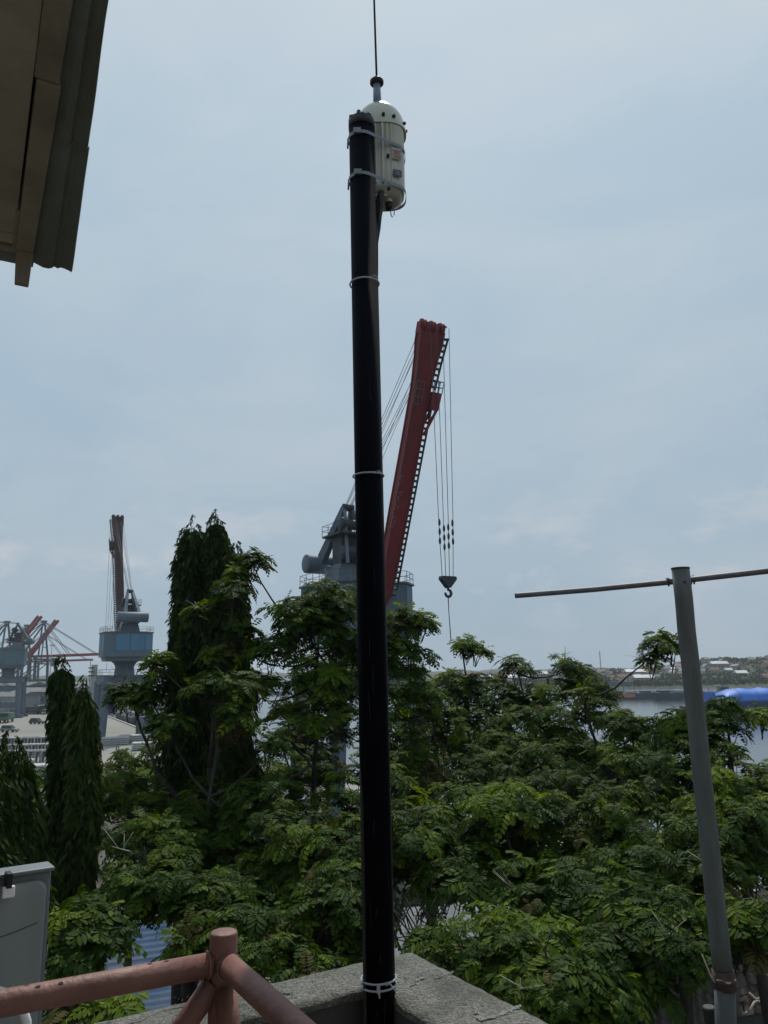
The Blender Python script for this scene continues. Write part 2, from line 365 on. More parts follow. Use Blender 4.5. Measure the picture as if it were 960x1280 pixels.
# far houses
def house_meshes(k, wm, rm):
    b = MB(); b.box((0, 0, 1.6), (7, 5.5, 3.2)); wall = b.mesh('wall', wm)
    b = MB(); o = .5
    b.add([(-3.5 - o, -2.75 - o, 3.1), (3.5 + o, -2.75 - o, 3.1), (3.5 + o, 2.75 + o, 3.1), (-3.5 - o, 2.75 + o, 3.1), (-3.5 - o, 0, 4.9), (3.5 + o, 0, 4.9)],
          [(0, 1, 5, 4), (2, 3, 4, 5), (0, 4, 3), (1, 2, 5), (3, 2, 1, 0)])
    roof = b.mesh('roof', rm)
    b = MB(); b.box((0, 0, 0), (1.1, .12, 1.1)); win = b.mesh('window', m_glass)
    return wall, roof, win
HM = [house_meshes(i, m_hw[i % 3], m_hr[[0, 3, 2, 1, 0, 2, 3][i]]) for i in range(7)]
RN = ['red-brown tiled', 'grey', 'pale sheet-metal', 'dark brown', 'red-brown tiled', 'pale sheet-metal', 'grey']
def POS(x, y): return ('on the far bank' if y < 660 else 'high on the slope' if y > 750 else 'halfway up the slope') + (' left of the leaning pole' if x / y < .385 else ' right of the leaning pole')
rr = random.Random(21); placed = []
tries = 0
while len(placed) < 230 and tries < 9000:
    tries += 1
    x = rr.uniform(60, 640); y = rr.uniform(605, 840)
    if x < 250: y += (250 - x) * .3
    z = hillz(x, y)
    if z < 1.2 or noise.noise(Vector((x / 60, y / 60, 4))) < -.18: continue
    if any((x - a) ** 2 + (y - c) ** 2 < 70 for a, c in placed): continue
    placed.append((x, y)); k = rr.choice((0, 1, 3, 4, 6, 1, 3, 4, 6, 5)); sc = rr.uniform(.6, 1.15)
    wn = ['white', 'cream', 'grey'][k % 3]
    h = thing('house', 'small %s house, %s roof, %s' % (wn, RN[k], POS(x, y)), 'house', (x, y, z - .2), rr.uniform(-.5, .5) + (1.57 if rr.random() < .3 else 0), 'houses on the hillside across the river')
    h.scale = (sc, sc, sc * rr.uniform(.9, 1.5))
    for nm, me in zip(('wall', 'roof'), HM[k]): link(nm, me, h)
    for wx in (-1.8, 1.8): link('window', HM[k][2], h, (wx, -2.76, 1.8))
# three larger pale roofs that stand out
for px, py, Y, W, D2, lab in ((898, 829, 760, 15, 8, 'white flat-roofed hall standing highest on the far hill'), (793, 839, 720, 17, 10, 'broad pale-roofed warehouse on the far bank left of the leaning pole'), (804, 852, 640, 15, 8, 'low pale-roofed shed near the far waterline left of the leaning pole'), (926, 846, 690, 9, 8, 'white gabled house with a bright wall low on the right far bank'),
                               (640, 846, 700, 20, 9, 'long white-roofed shed seen between the tree tops by the far bank')):
    p = at(px, py, Y); g = hillz(p.x, p.y)
    g = max(g, 1)
    t = thing('warehouse', lab, 'building', (p.x, p.y, g - .5)); H = max(4.0, p.z - g)
    b = MB(); b.box((0, 0, H / 2), (W, D2, H)); b.build('wall', m_hw[2], t)
    b = MB(); b.add([(-W / 2 - .7, -D2 / 2 - .7, H), (W / 2 + .7, -D2 / 2 - .7, H), (W / 2 + .7, D2 / 2 + .7, H), (-W / 2 - .7, D2 / 2 + .7, H), (-W / 2 - .7, 0, H + 2.4), (W / 2 + .7, 0, H + 2.4)], [(0, 1, 5, 4), (2, 3, 4, 5), (0, 4, 3), (1, 2, 5), (3, 2, 1, 0)])
    b.build('roof', m_hr[2], t)
    for k in range(4):
        b = MB(); b.box((-W / 2 + W * (k + .5) / 4, -D2 / 2 - .03, H * .5), (1.6, .1, 1.4)); b.build('window', m_glass, t)
# radio mast
p = at(752, 850, 900); p.z = 4
t = thing('radio_mast', 'thin lattice radio mast rising above the far bank', 'mast', p)
for k in range(3):
    a = k * 2.094; b = MB(); b.bar((math.cos(a) * 1.1, math.sin(a) * 1.1, 0), (math.cos(a) * .2, math.sin(a) * .2, 30), .3, .3); b.build('leg', m_rail, t)
b = MB()
for z in range(2, 30, 3):
    s_ = 1.1 - .9 * z / 30; q = [Vector((math.cos(k * 2.094) * s_, math.sin(k * 2.094) * s_, z)) for k in range(3)]
    for k in range(3): b.bar(q[k], q[(k + 1) % 3], .15, .15)
b.build('bracing', m_rail, t)

# ================================================================ HARBOUR CRANES
def ring_rail(b, pts, z, h=1.1, closed=True, step=1.3, r=.028):
    n = len(pts)
    for i in range(n if closed else n - 1):
        a = Vector((*pts[i], z)); c = Vector((*pts[(i + 1) % n], z)); L_ = (c - a).length; k = max(1, int(L_ / step))
        for hh in (h, h * .5): b.bar(a + Vector((0, 0, hh)), c + Vector((0, 0, hh)), r * 1.5, r * 1.5)
        for j in range(k): p = a.lerp(c, j / k); b.bar(p, p + Vector((0, 0, h)), r * 1.7, r * 1.7)
def crane(name, label, loc, heading, tipr, tipz, hook, panelmat, hook_drop, m_boom=m_boom):
    t = thing(name, label, 'crane', loc, heading)
    # loc z is ground; local z measured from ground with house 17.4..22.6 above it
    G = loc[2]
    Z = lambda z: z - G
    # portal
    for sx_ in (-1, 1):
        for sy_ in (-1, 1):
            b = MB(); b.bar((sx_ * 4.6, sy_ * 4.6, .9), (sx_ * 4.2, sy_ * 4.2, Z(14.6)), 1.1, 1.1, wx2=1.4, wz2=1.4)
            b.box((sx_ * 4.6, sy_ * 4.6, .55), (3.4, 1.0, 1.0)); lg = b.build('leg', m_steelb, t)
            b = MB()
            for q in (-1.1, 1.1): b.lathe([(0, -.2), (.36, -.2), (.36, .2), (0, .2)], (sx_ * 4.6 + q, sy_ * 4.6, .36), 12, Matrix.Rotation(R(90), 3, 'X'))
            b.build('wheel', m_steeld, lg)
    b = MB()
    for s_ in (-1, 1):
        b.bar((-5.4, s_ * 4.2, Z(14.9)), (5.4, s_ * 4.2, Z(14.9)), 1.3, 1.7); b.bar((s_ * 4.2, -3.5, Z(14.9)), (s_ * 4.2, 3.5, Z(14.9)), 1.25, 1.6)
        pass
    b.build('portal_frame', m_steelb, t)
    for s_ in (-1, 1):
        b = MB(); b.bar((-4.4, s_ * 4.5, 4.0), (4.4, s_ * 4.5, 4.0), .9, 1.2); b.build('tie_beam', m_steelb, t)
    b = MB(); sq = [(-5.6, -5.2), (5.6, -5.2), (5.6, 5.2), (-5.6, 5.2)]
    b.box((0, 0, Z(15.85)), (11.4, 10.6, .16)); ring_rail(b, sq, Z(15.93)); b.build('portal_deck', m_rail, t)
    b = MB(); b.lathe([(2.4, Z(13.8)), (2.1, Z(15.9)), (1.9, Z(17.6)), (2.3, Z(18.3)), (2.9, Z(18.75))], n=20); b.build('slewing_column', m_steelb, t)
    # house: chamfered drum
    def octa(w_, l_, c_): return [(l_, -w_ + c_), (l_, w_ - c_), (l_ - c_, w_), (-l_ + c_, w_), (-l_, w_ - c_), (-l_, -w_ + c_), (-l_ + c_, -w_), (l_ - c_, -w_)]
    oc = octa(4.9, 5.0, 1.9)
    b = MB(); b.prism(oc, Z(19.6), Z(24.5)); hs = b.build('machine_house', m_steelb, t)
    oc2 = octa(4.3, 4.4, 1.9); b = MB(); b.prism(oc2, Z(18.75), Z(19.6)); b.build('house_base', m_steelb, t)
    # panels, one per face, proud of the body
    for i in range(8):
        a = Vector((*oc[i], 0)); c = Vector((*oc[(i + 1) % 8], 0)); d = (c - a); nrm = Vector((d.y, -d.x, 0)).normalized(); k = max(1, round(d.length / 2.4))
        for j in range(k):
            p = a.lerp(c, (j + .04) / k); q = a.lerp(c, (j + .96) / k); o_ = nrm * .05
            b = MB(); b.hexa([p + Vector((0, 0, Z(20.9))), q + Vector((0, 0, Z(20.9))), q + o_ + Vector((0, 0, Z(20.9))), p + o_ + Vector((0, 0, Z(20.9))),
                              p + Vector((0, 0, Z(24.2))), q + Vector((0, 0, Z(24.2))), q + o_ + Vector((0, 0, Z(24.2))), p + o_ + Vector((0, 0, Z(24.2)))])
            b.build('panel', panelmat if (i + j) % 3 else m_steelb, hs)
    b = MB(); b.prism(octa(5.1, 5.2, 1.95), Z(24.5), Z(24.68)); ring_rail(b, octa(5.0, 5.1, 1.95), Z(24.68)); b.build('house_deck', m_rail, t)
    b = MB(); b.hexa([Vector(v) for v in ((5.0, 1.7, Z(19.0)), (6.4, 1.7, Z(19.4)), (6.4, 3.9, Z(19.4)), (5.0, 3.9, Z(19.0)), (5.0, 1.7, Z(21.6)), (6.7, 1.7, Z(21.6)), (6.7, 3.9, Z(21.6)), (5.0, 3.9, Z(21.6)))])
    cb = b.build('operator_cab', m_steelb, t)
    b = MB(); b.hexa([Vector(v) for v in ((6.45, 1.9, Z(19.8)), (6.5, 1.9, Z(19.8)), (6.5, 3.7, Z(19.8)), (6.45, 3.7, Z(19.8)), (6.68, 1.9, Z(21.3)), (6.74, 1.9, Z(21.3)), (6.74, 3.7, Z(21.3)), (6.68, 3.7, Z(21.3)))]); b.build('window', m_glass, cb)
    # pedestal and A-frame
    b = MB(); b.hexa([Vector(v) for v in ((-4.3, -2.0, Z(24.7)), (-.2, -2.0, Z(24.7)), (-.2, 2.0, Z(24.7)), (-4.3, 2.0, Z(24.7)), (-3.9, -1.4, Z(27.1)), (-.9, -1.4, Z(27.1)), (-.9, 1.4, Z(27.1)), (-3.9, 1.4, Z(27.1)))]); b.build('pedestal', m_steelb, t)
    b = MB(); b.box((-2.2, 0, Z(28.6)), (2.2, 2.3, 3.0)); b.lathe([(0, -1.4), (.75, -1.4), (.75, 1.4), (0, 1.4)], (-.3, 0, Z(28.2)), 14, Matrix.Rotation(R(90), 3, 'X')); b.build('mast_block', m_steeld, t)
    b = MB(); b.lathe([(0, -1.3), (.8, -1.3), (.8, -1.15), (.55, -1.15), (.55, 1.15), (.8, 1.15), (.8, 1.3), (0, 1.3)], (-1.0, 0, Z(31.3)), 16, Matrix.Rotation(R(90), 3, 'X')); b.build('winch_drum', m_steeld, t)
    b = MB(); b.box((-1.9, 0, Z(30.25)), (4.4, 4.0, .2)); ring_rail(b, [(-4.1, -2), (.3, -2), (.3, 2), (-4.1, 2)], Z(30.35), 1.1); b.build('winch_platform', m_steeld, t)
    for s_ in (-1, 1):
        b = MB(); b.bar((-6.0, s_ * 1.5, Z(27.3)), (-1.8, s_ * .45, Z(33.3)), .75, 1.15, wx2=.5, wz2=.6); b.build('back_leg', m_steelb, t)
        b = MB(); b.bar((1.0, s_ * 1.5, Z(26.8)), (-1.7, s_ * .45, Z(33.2)), .32, .38); b.build('front_strut', m_steelb, t)
    b = MB(); b.lathe([(0, -.6), (.42, -.6), (.42, .6), (0, .6)], (-1.8, 0, Z(33.35)), 12, Matrix.Rotation(R(90), 3, 'X')); b.build('apex_sheave', m_steeld, t)
    b = MB(); b.lathe([(0, -3.1), (.98, -3.1), (1.05, -3.0), (1.05, 3.0), (.98, 3.1), (0, 3.1)], (-6.1, 0, Z(27.6)), 20, Matrix.Rotation(R(90), 3, 'X')); cw = b.build('counterweight', m_steelb, t)
    b = MB()
    for s_ in (-1, 1): b.bar((-6.5, s_ * 1.3, Z(27.2)), (-3.5, s_ * 1.2, Z(26.6)), .6, 1.0)
    b.build('counterweight_arm', m_steelb, t)
    b = MB()
    for k in range(9):
        z = 24.8 + k * .62; b.bar((-5.0 + k * .1, 2.3, Z(z)), (-5.0 + k * .1, 3.0, Z(z)), .08, .08)
    for q in (2.3, 3.0): b.bar((-5.0, q, Z(24.7)), (-4.1, q, Z(30.3)), .09, .09)
    b.build('ladder', m_rail, t)
    # boom
    foot = Vector((5.3, 0, Z(22.3))); tip = Vector((tipr, 0, Z(tipz))); ax = (tip - foot).normalized(); Lb = (tip - foot).length
    yv = Vector((0, 1, 0)); nv = yv.cross(ax)       # points up/back
    if nv.z < 0: nv = -nv
    st = [(0, .48, .40), (.03, .55, .7), (.12, .70, .85), (.35, .76, .9), (.62, .75, .85), (.80, .80, .75), (.90, 1.0, .8), (.955, 1.2, .85), (1.0, 1.24, .75)]
    b = MB(); vs = []
    for (s_, hw, th) in st:
        c = foot + ax * (s_ * Lb)
        vs += [c - yv * hw - nv * th / 2, c + yv * hw - nv * th / 2, c + yv * hw + nv * th / 2, c - yv * hw + nv * th / 2]
    fs = [(3, 2, 1, 0), tuple(len(vs) - 4 + k for k in range(4))]
    for i in range(len(st) - 1):
        for k in range(4): fs.append((i * 4 + k, i * 4 + (k + 1) % 4, (i + 1) * 4 + (k + 1) % 4, (i + 1) * 4 + k))
    b.add(vs, fs); bo = b.build('boom', m_boom, t)
    # stiffener straps along the edges, flanges
    b = MB()
    for s_ in (-1, 1):
        for i in range(1, len(st) - 1):
            c0 = foot + ax * (st[i][0] * Lb) + yv * s_ * (st[i][1] + .02) - nv * (st[i][2] / 2 + .02); c1 = foot + ax * (st[i + 1][0] * Lb) + yv * s_ * (st[i + 1][1] + .02) - nv * (st[i + 1][2] / 2 + .02)
            b.bar(c0, c1, .14, .14)
            c0 += nv * (st[i][2] + .04); c1 += nv * (st[i + 1][2] + .04); b.bar(c0, c1, .14, .14)
    b.build('edge_flange', m_boomt, bo)
    # ladder with safety hoops: crane's left side (+y)
    hwf = lambda s_: [st[i][1] + (st[i + 1][1] - st[i][1]) * (s_ - st[i][0]) / (st[i + 1][0] - st[i][0]) for i in range(len(st) - 1) if st[i][0] <= s_ <= st[i + 1][0]][0]
    b = MB(); nr = int(Lb / .56)
    for k in range(2, nr):
        s_ = k / nr
        if .74 < s_ < .80: continue
        c = foot + ax * (s_ * Lb) + yv * hwf(s_)
        b.bar(c - nv * .3, c + yv * .6 - nv * .3, .12, .24, up=ax)
    for q in (.6,):
        for (s0, s1) in ((.06, .74), (.80, .9), (.9, .985)):
            b.bar(foot + ax * s0 * Lb + yv * (hwf(s0) + q) - nv * .3, foot + ax * s1 * Lb + yv * (hwf(s1) + q) - nv * .3, .13, .16)
    b.build('boom_ladder', m_steeld, bo)
    # platform on bracket
    c = foot + ax * (.765 * Lb) + yv * 1.0
    b = MB(); p0 = c; d1 = yv * 1.05
    for (q0, q1) in ((-.65, .65),):
        A = [c + ax * .7 + nv * q0, c + ax * .7 + nv * q1, c + ax * .7 + d1 + nv * q1, c + ax * .7 + d1 + nv * q0]
        B = [c - ax * 1.0 + nv * q0, c - ax * 1.0 + nv * q1, c - ax * 1.0 + d1 * .95 + nv * q1, c - ax * 1.0 + d1 * .95 + nv * q0]
        b.hexa(B + A)
    for q in (-.5, .5): b.bar(c - ax * 1.0 + d1 * .8 + nv * q, c - ax * 3.3 + nv * q, .22, .22)
    for q in (-.5, .5): b.bar(c - ax * 1.9 + nv * q, c - ax * 1.6 + d1 * .5 + nv * q, .12, .12)
    b.build('platform_bracket', m_boom, bo)
    b = MB()
    for q in (-.65, 0, .65):
        for e_ in (0, .5, 1): b.bar(c + ax * .7 + nv * q + d1 * e_, c + ax * 1.75 + nv * q + d1 * e_, .06, .06)
    for q in (-.65, .65):
        for hh in (1.2, 1.75): b.bar(c + ax * hh + nv * q, c + ax * hh + nv * q + d1, .07, .07)
    for hh in (1.2, 1.75): b.bar(c + ax * hh + d1 - nv * .65, c + ax * hh + d1 + nv * .65, .07, .07)
    b.build('platform_rail', m_rail, bo)
    b = MB(); c = foot + ax * (.74 * Lb) - nv * .75
    for q in (-.9, -.5, -.1): b.bar(c + yv * q, c + yv * q + ax * 2.2, .05, .05)
    for q in (0, .7, 1.4, 2.1): b.bar(c - yv * .9 + ax * q, c - yv * .1 + ax * q, .05, .05)
    b.build('inspection_cage', m_rail, bo)
    # faded lettering on the underside (illegible strokes)
    b = MB(); rq = random.Random(4)
    for k in range(13):
        s_ = .30 + k * .0155
        if k in (3, 9): continue
        c = foot + ax * (s_ * Lb) - yv * .72 - nv * (.72)
        for j in range(3):
            u_ = ax * rq.uniform(-.12, .12) + yv * rq.uniform(-.18, .18)
            v_ = ax * rq.uniform(-.16, .16) + yv * rq.uniform(-.2, .2)
            if v_.length > .05: b.bar(c + u_, c + u_ + v_, .05, .03, up=nv)
    b.build('faded_lettering', m_fade, bo)
    # head sheaves
    for q in (-1.0, 0, 1.0):
        b = MB(); b.lathe([(0, -.16), (.62, -.16), (.62, -.08), (.52, 0), (.62, .08), (.62, .16), (0, .16)], tip + ax * .25 + yv * q, 18, Matrix.Rotation(R(90), 3, 'X'))
        sh = b.build('head_sheave', m_boom, bo)
        b = MB()
        for s_ in (-.3, .3): b.bar(tip - ax * .5 + yv * (q + s_) + nv * .1, tip + ax * .55 + yv * (q + s_) + nv * .1, .09, .8, up=nv)
        b.bar(tip + ax * .75 + yv * (q - .2) + nv * .3, tip + ax * .55 + yv * (q + .42) - nv * .35, .16, .12); b.build('sheave_guard', m_boom, sh)
    # luffing ropes
    b = MB(); apex = Vector((-1.8, 0, Z(33.5)))
    for q in (-1.0, -.72, -.4, .4, .72, 1.0):
        b.tube([apex + yv * q * .45 + nv * q * .2, tip + yv * q * 1.25 - ax * .9 + nv * .3], .028, 4)
    for q in (-.6, .2, .6):
        b.tube([Vector((-1.0, q, Z(31.9))), tip + yv * q - ax * 1.2 + nv * .6], .024, 4)
    b.build('luffing_ropes', m_rope, t)
    if hook:
        hx = tip + ax * .2; hz = hx.z - hook_drop
        b = MB(); offs = (-1.05, -.35, .35, 1.05)
        hx2 = hx + Vector((.7, .45, 0))
        for q in offs:
            b.tube([hx2 + yv * q * 1.0, Vector((hx2.x, hx2.y + q * .72, hz + 4.6)), Vector((hx2.x, hx2.y + q * .55, hz))], .034, 4)
        b.build('hoist_ropes', m_rope, t)
        for i, q in enumerate(offs):
            b = MB()
            for k in range(3):
                z0 = hz + 2.2 + [.55, .05, .2, .6][i] * 1.0 + k * .82; b.lathe([(.03, 0), (.09, .1), (.115, .3), (.09, .52), (.03, .64)], (hx2.x, hx2.y + q * (.66), z0), 8)
            b.build('rope_weights', m_steeld, t)
        b = MB(); c = Vector((hx2.x, hx2.y, hz))
        a_ = [(-.70, 0), (.70, 0), (.78, -.24), (.12, -1.0), (-.12, -1.0), (-.78, -.24)]
        vs = [c + Vector((s_, y_, z_)) for s_ in (-.3, .3) for (y_, z_) in a_]; b.add(vs, [(0, 1, 2, 3, 4, 5), (11, 10, 9, 8, 7, 6)] + [(i, 6 + i, 6 + (i + 1) % 6, (i + 1) % 6) for i in range(6)])
        hb = b.build('hook_block', m_steeld, t)
        pts_ = []
        for k in range(13):
            a = R(100 - k * 24); pts_.append(c + Vector((0, math.cos(a) * .30, -1.45 + math.sin(a) * .30)))
        b = MB(); b.tube(pts_, [.10 + .04 * math.sin(k / 12 * math.pi) for k in range(13)], 8); b.tube([c + Vector((0, 0, -.95)), c + Vector((0, 0, -1.2))], .1, 8); b.build('hook', m_steeld, hb)
        b = MB(); b.tube([c + Vector((0, -.02, -1.75)), c + Vector((.0, .0, -3.0)), c + Vector((0, .12, -5.4))], [.05, .035, .045], 5); b.build('tag_line', m_rope, hb)
    return t
cA = crane('harbour_crane', 'large harbour crane with raised dull red boom and hook behind the trees', (-3.0, 80, LAND), math.atan2(-.866, .5), 15.3, 47.0, True, m_steelb, 23.3)
cB = crane('harbour_crane', 'smaller looking distant harbour crane with near vertical dark boom and blue machine house at left', (-55.2, 165, LAND), math.atan2(.88, -.48), 19.0, 53.0, True, m_steelc, 31.0, mat('boom_shaded_brown_red', (.030, .010, .011), .7, scale=.5, var=.3))  # boom colour darkened to stand for its shaded side

crane('harbour_crane', 'teal harbour crane cut by the left frame edge among the gantries, boom out of sight', (at(8, 870, 262).x, 262, LAND), R(195), 26.0, 36.0, False, mat('teal_panel', (.05, .15, .16), .6, var=.2), 20.0, m_gred)
# ---------------------------------------------------------------- container gantries far left
def gantry(label, loc, rz, up, sc=1.0):
    t = thing('gantry_crane', label, 'crane', loc, rz, 'container gantry cranes'); t.scale = (sc,) * 3
    for sx_ in (-8, 8):
        for sy_ in (-6, 6):
            b = MB(); b.bar((sx_, sy_, 0), (sx_ * .9, sy_ * .95, 24), 1.1, 1.1); b.build('leg', m_gblue, t)
    b = MB()
    for s_ in (-6, 6): b.bar((-8.2, s_, 11), (8.2, s_, 11), .9, 1.2); b.bar((-8, s_, 11.6), (7.3, s_, 23), .5, .5)
    for s_ in (-8, 8): b.bar((s_, -6, 22), (s_, 6, 22), .8, 1.0)
    b.build('cross_frame', m_gblue, t)
    b = MB(); b.bar((-22, -1.6, 23.6), (9, -1.6, 23.6), .7, 1.3); b.bar((-22, 1.6, 23.6), (9, 1.6, 23.6), .7, 1.3); b.build('trolley_girder', m_gred, t)
    b = MB(); b.box((-13, 0, 26.6), (9, 5, 4.2)); b.build('machine_room', m_gblue, t)
    hg = Vector((9, 0, 23.6)); a = R(52 if up else 1); d = Vector((math.cos(a), 0, math.sin(a)))
    b = MB()
    for s_ in (-1.6, 1.6): b.bar(hg + Vector((0, s_, 0)), hg + d * (27 if up else 33) + Vector((0, s_, 0)), .7, 1.3)
    for k in range(6): b.bar(hg + d * (3 + k * 4.6) + Vector((0, -1.6, 0)), hg + d * (3 + k * 4.6) + Vector((0, 1.6, 0)), .35, .35)
    b.build('boom', m_gred, t)
    b = MB()
    for s_ in (-1, 1):
        b.bar((8, s_ * 4.5, 23), (7, s_ * .9, 42), .7, .7); b.bar((-8, s_ * 4.5, 23), (6.6, s_ * .9, 41), .6, .6)
    b.bar((8, -2, 33), (8, 2, 33), .5, .5); b.box((7, 0, 42.3), (2.4, 2.6, .8)); b.build('a_frame', m_gblue, t)
    b = MB()
    if not up:
        for q in (14, 29): b.bar((7.2, -1, 42), hg + d * q + Vector((0, -1.3, .5)), .28, .28); b.bar((7.2, 1, 42), hg + d * q + Vector((0, 1.3, .5)), .28, .28)
    b.bar((6.6, -1, 42), (-20, -1.3, 24.3), .3, .3); b.bar((6.6, 1, 42), (-20, 1.3, 24.3), .3, .3)
    b.build('tie_bar', m_gblue, t)
    b = MB(); b.box((14 if not up else 2, 0, 21.4), (2.2, 2.2, 2.4)); b.build('cab', m_gblue, t)
    return t
gantry('container gantry crane with its red boom lowered level over the water', (at(32, 880, 420).x, 420, LAND), R(-8), False)
gantry('container gantry crane with red boom raised steeply, nearer the middle of its row', (at(12, 880, 452).x, 452, LAND), R(-8), True)
gantry('container gantry crane at the left edge of the picture with its red boom raised', (at(-15, 880, 395).x, 395, LAND), R(-8), True, .96)
gantry('farther container gantry crane with level red boom just below and behind the nearest boom', (at(38, 880, 505).x, 505, LAND), R(-8), False, .95)

# ---------------------------------------------------------------- port clutter at left
def simple_box_thing(name, label, cat, p, d, m, rz=0, group=None): pass
wh = [(18, 868, 300, 16, 10, 6, 'grey port shed with dark doors beside the gantry cranes', m_ship), (95, 880, 262, 14, 8, 4.5, 'long white port office with a row of dark windows', m_slab),
      (60, 866, 330, 26, 14, 7, 'low blue-grey transit shed behind the parked trucks', m_gblue), (104, 862, 360, 22, 12, 8, 'far grey transit shed behind the dark tapering tree', m_ship), (28, 862, 380, 20, 12, 9, 'blue-grey shed between the gantry crane legs', m_gblue)]
for (px, py, Y, W, D2, H, lab, m_) in wh:
    p = at(px, py, Y); t = thing('port_building', lab, 'building', (p.x, Y, LAND), R(-22))
    b = MB(); b.box((0, 0, H / 2), (W, D2, H)); wl = b.build('wall', m_, t)
    b = MB(); b.add([(-W / 2 - .5, -D2 / 2 - .5, H), (W / 2 + .5, -D2 / 2 - .5, H), (W / 2 + .5, D2 / 2 + .5, H), (-W / 2 - .5, D2 / 2 + .5, H), (-W / 2 - .5, 0, H + 1.6), (W / 2 + .5, 0, H + 1.6)], [(0, 1, 5, 4), (2, 3, 4, 5), (0, 4, 3), (1, 2, 5), (3, 2, 1, 0)]); b.build('roof', m_slab if m_ is m_slab else m_roofg, t)
    for k in range(int(W / 2.6)):
        b = MB(); b.box((-W / 2 + 1.6 + k * 2.6, -D2 / 2 - .04, H * .55), (1.5, .14, 1.2)); b.build('window', m_glass, wl)
def truck(label, loc, rz, mcab, mbody, group=None, s=1.0):
    t = thing('truck', label, 'truck', loc, rz, group); t.scale = (s,) * 3
    b = MB(); b.hexa([Vector(v) for v in ((2.6, -1.2, .9), (4.6, -1.2, .9), (4.6, 1.2, .9), (2.6, 1.2, .9), (2.7, -1.15, 3.0), (4.25, -1.15, 3.0), (4.25, 1.15, 3.0), (2.7, 1.15, 3.0))]); cb = bevel(b.build('cab', mcab, t), .12)
    b = MB(); b.box((4.48, 0, 2.3), (.1, 2.0, .8)); b.box((3.5, -1.2, 2.3), (1.0, .08, .7)); b.box((3.5, 1.2, 2.3), (1.0, .08, .7)); b.build('window', m_glass, cb)
    b = MB(); b.box((-1.1, 0, 1.9), (7.0, 2.45, 1.7)); b.build('load_body', mbody, t)
    b = MB(); b.box((-.2, 0, .85), (9, 1.2, .28)); b.build('chassis', m_steeld, t)
    for x in (3.5, -2.2, -3.5):
        for y in (-1.05, 1.05):
            b = MB(); b.lathe([(0, -.16), (.5, -.16), (.5, .16), (0, .16)], (x, y, .5), 14, Matrix.Rotation(R(90), 3, 'X')); b.build('wheel', m_tyre, t)
truck('dark lorry parked on the quay left of two others', az(26, 884, LAND), R(10), m_truck, m_truck, None)
truck('dark lorry in the middle of the parked row on the quay', az(40, 893, LAND), R(6), m_truck, m_truck, None)
truck('lorry with a pale cab at the right end of the parked row', az(54, 892, LAND), R(-80), m_slab, m_truck, None)
truck('green lorry with its nose to the camera at the left frame edge', az(8, 903, LAND), R(-75), m_green, m_green, None)
truck('pale lorry beside the dark tapering tree on the quay', az(62, 886, LAND), R(5), m_slab, m_ship, None)

# rows of precast culverts
def culvert_mesh():
    b = MB(); w_, h_, l_, t_ = 1.9, 2.0, 1.9, .2
    o = [(-w_ / 2, 0), (w_ / 2, 0), (w_ / 2, h_), (-w_ / 2, h_)]; i_ = [(-w_ / 2 + t_, t_), (w_ / 2 - t_, t_), (w_ / 2 - t_, h_ - t_), (-w_ / 2 + t_, h_ - t_)]
    vs = []
    for y in (-l_ / 2, l_ / 2): vs += [(x, y, z) for x, z in o] + [(x, y, z) for x, z in i_]
    fs = []
    for k in range(4):
        n_ = (k + 1) % 4; fs += [(k, n_, 4 + n_, 4 + k), (8 + n_, 8 + k, 12 + k, 12 + n_), (n_, k, 8 + k, 8 + n_), (4 + k, 4 + n_, 12 + n_, 12 + k)]
    b.add(vs, fs); return b.mesh('precast_culvert', m_culv)
cme = culvert_mesh()
rows = [(0, 'back row nearest the trucks'), (1, 'middle row'), (2, 'front row nearest the trees')]
for r_, (py, rowname) in enumerate(((936, 'row nearest the lorries'), (946, 'second row from the back'), (955, 'third row'))):
    for k in range(12 if r_ < 2 else 9):
        p = az(-8 + k * 8.3 + r_ * 5, py - k * .2, LAND + .06)
        o = link('concrete_culvert', cme, None, p); o.rotation_euler = (0, 0, R(12 + rnd.uniform(-2, 2)))
        tag(o, 'open grey concrete culvert box in the %s on the quay' % rowname, 'culvert', 'precast culverts stored on the quay')
for i, (px, py, W, D2, lab) in enumerate(((144, 930, 5.0, 3.2, 'pale flat slab pile left of the larger one beneath the blue crane'), (168, 927, 6.2, 3.4, 'largest pale flat slab pile behind the crane leg'), (182, 937, 4.6, 2.6, 'pale flat slab pile nearest the tall weeping tree'),
                                           (20, 962, 4.4, 3, 'pale slab pile left of the culvert rows'), (45, 968, 5.5, 3.2, 'pale slab pile in front of the culvert rows'))):
    p = az(px, py, LAND + .06); t = thing('slab_pile', lab, 'slab pile', p, R(14))
    for k in range(4):
        b = MB(); b.box((rnd.uniform(-.1, .1), rnd.uniform(-.1, .1), .18 + k * .34), (W, D2, .24)); b.build('slab', m_slab, t)
rq = random.Random(31)
CC = [('rust red', m_cont), ('dull blue', m_gblue), ('grey', m_ship), ('dark green', m_green), ('pale', m_slab), ('navy', m_navy)]
cb = MB(); cb.box((0, 0, 1.3), (6.1, 2.45, 2.6))
for k in range(9): cb.box((-2.7 + k * .675, -1.24, 1.3), (.16, .06, 2.3)); cb.box((-2.7 + k * .675, 1.24, 1.3), (.16, .06, 2.3))
cms = [cb.mesh('shipping_container', m_) for _, m_ in CC]
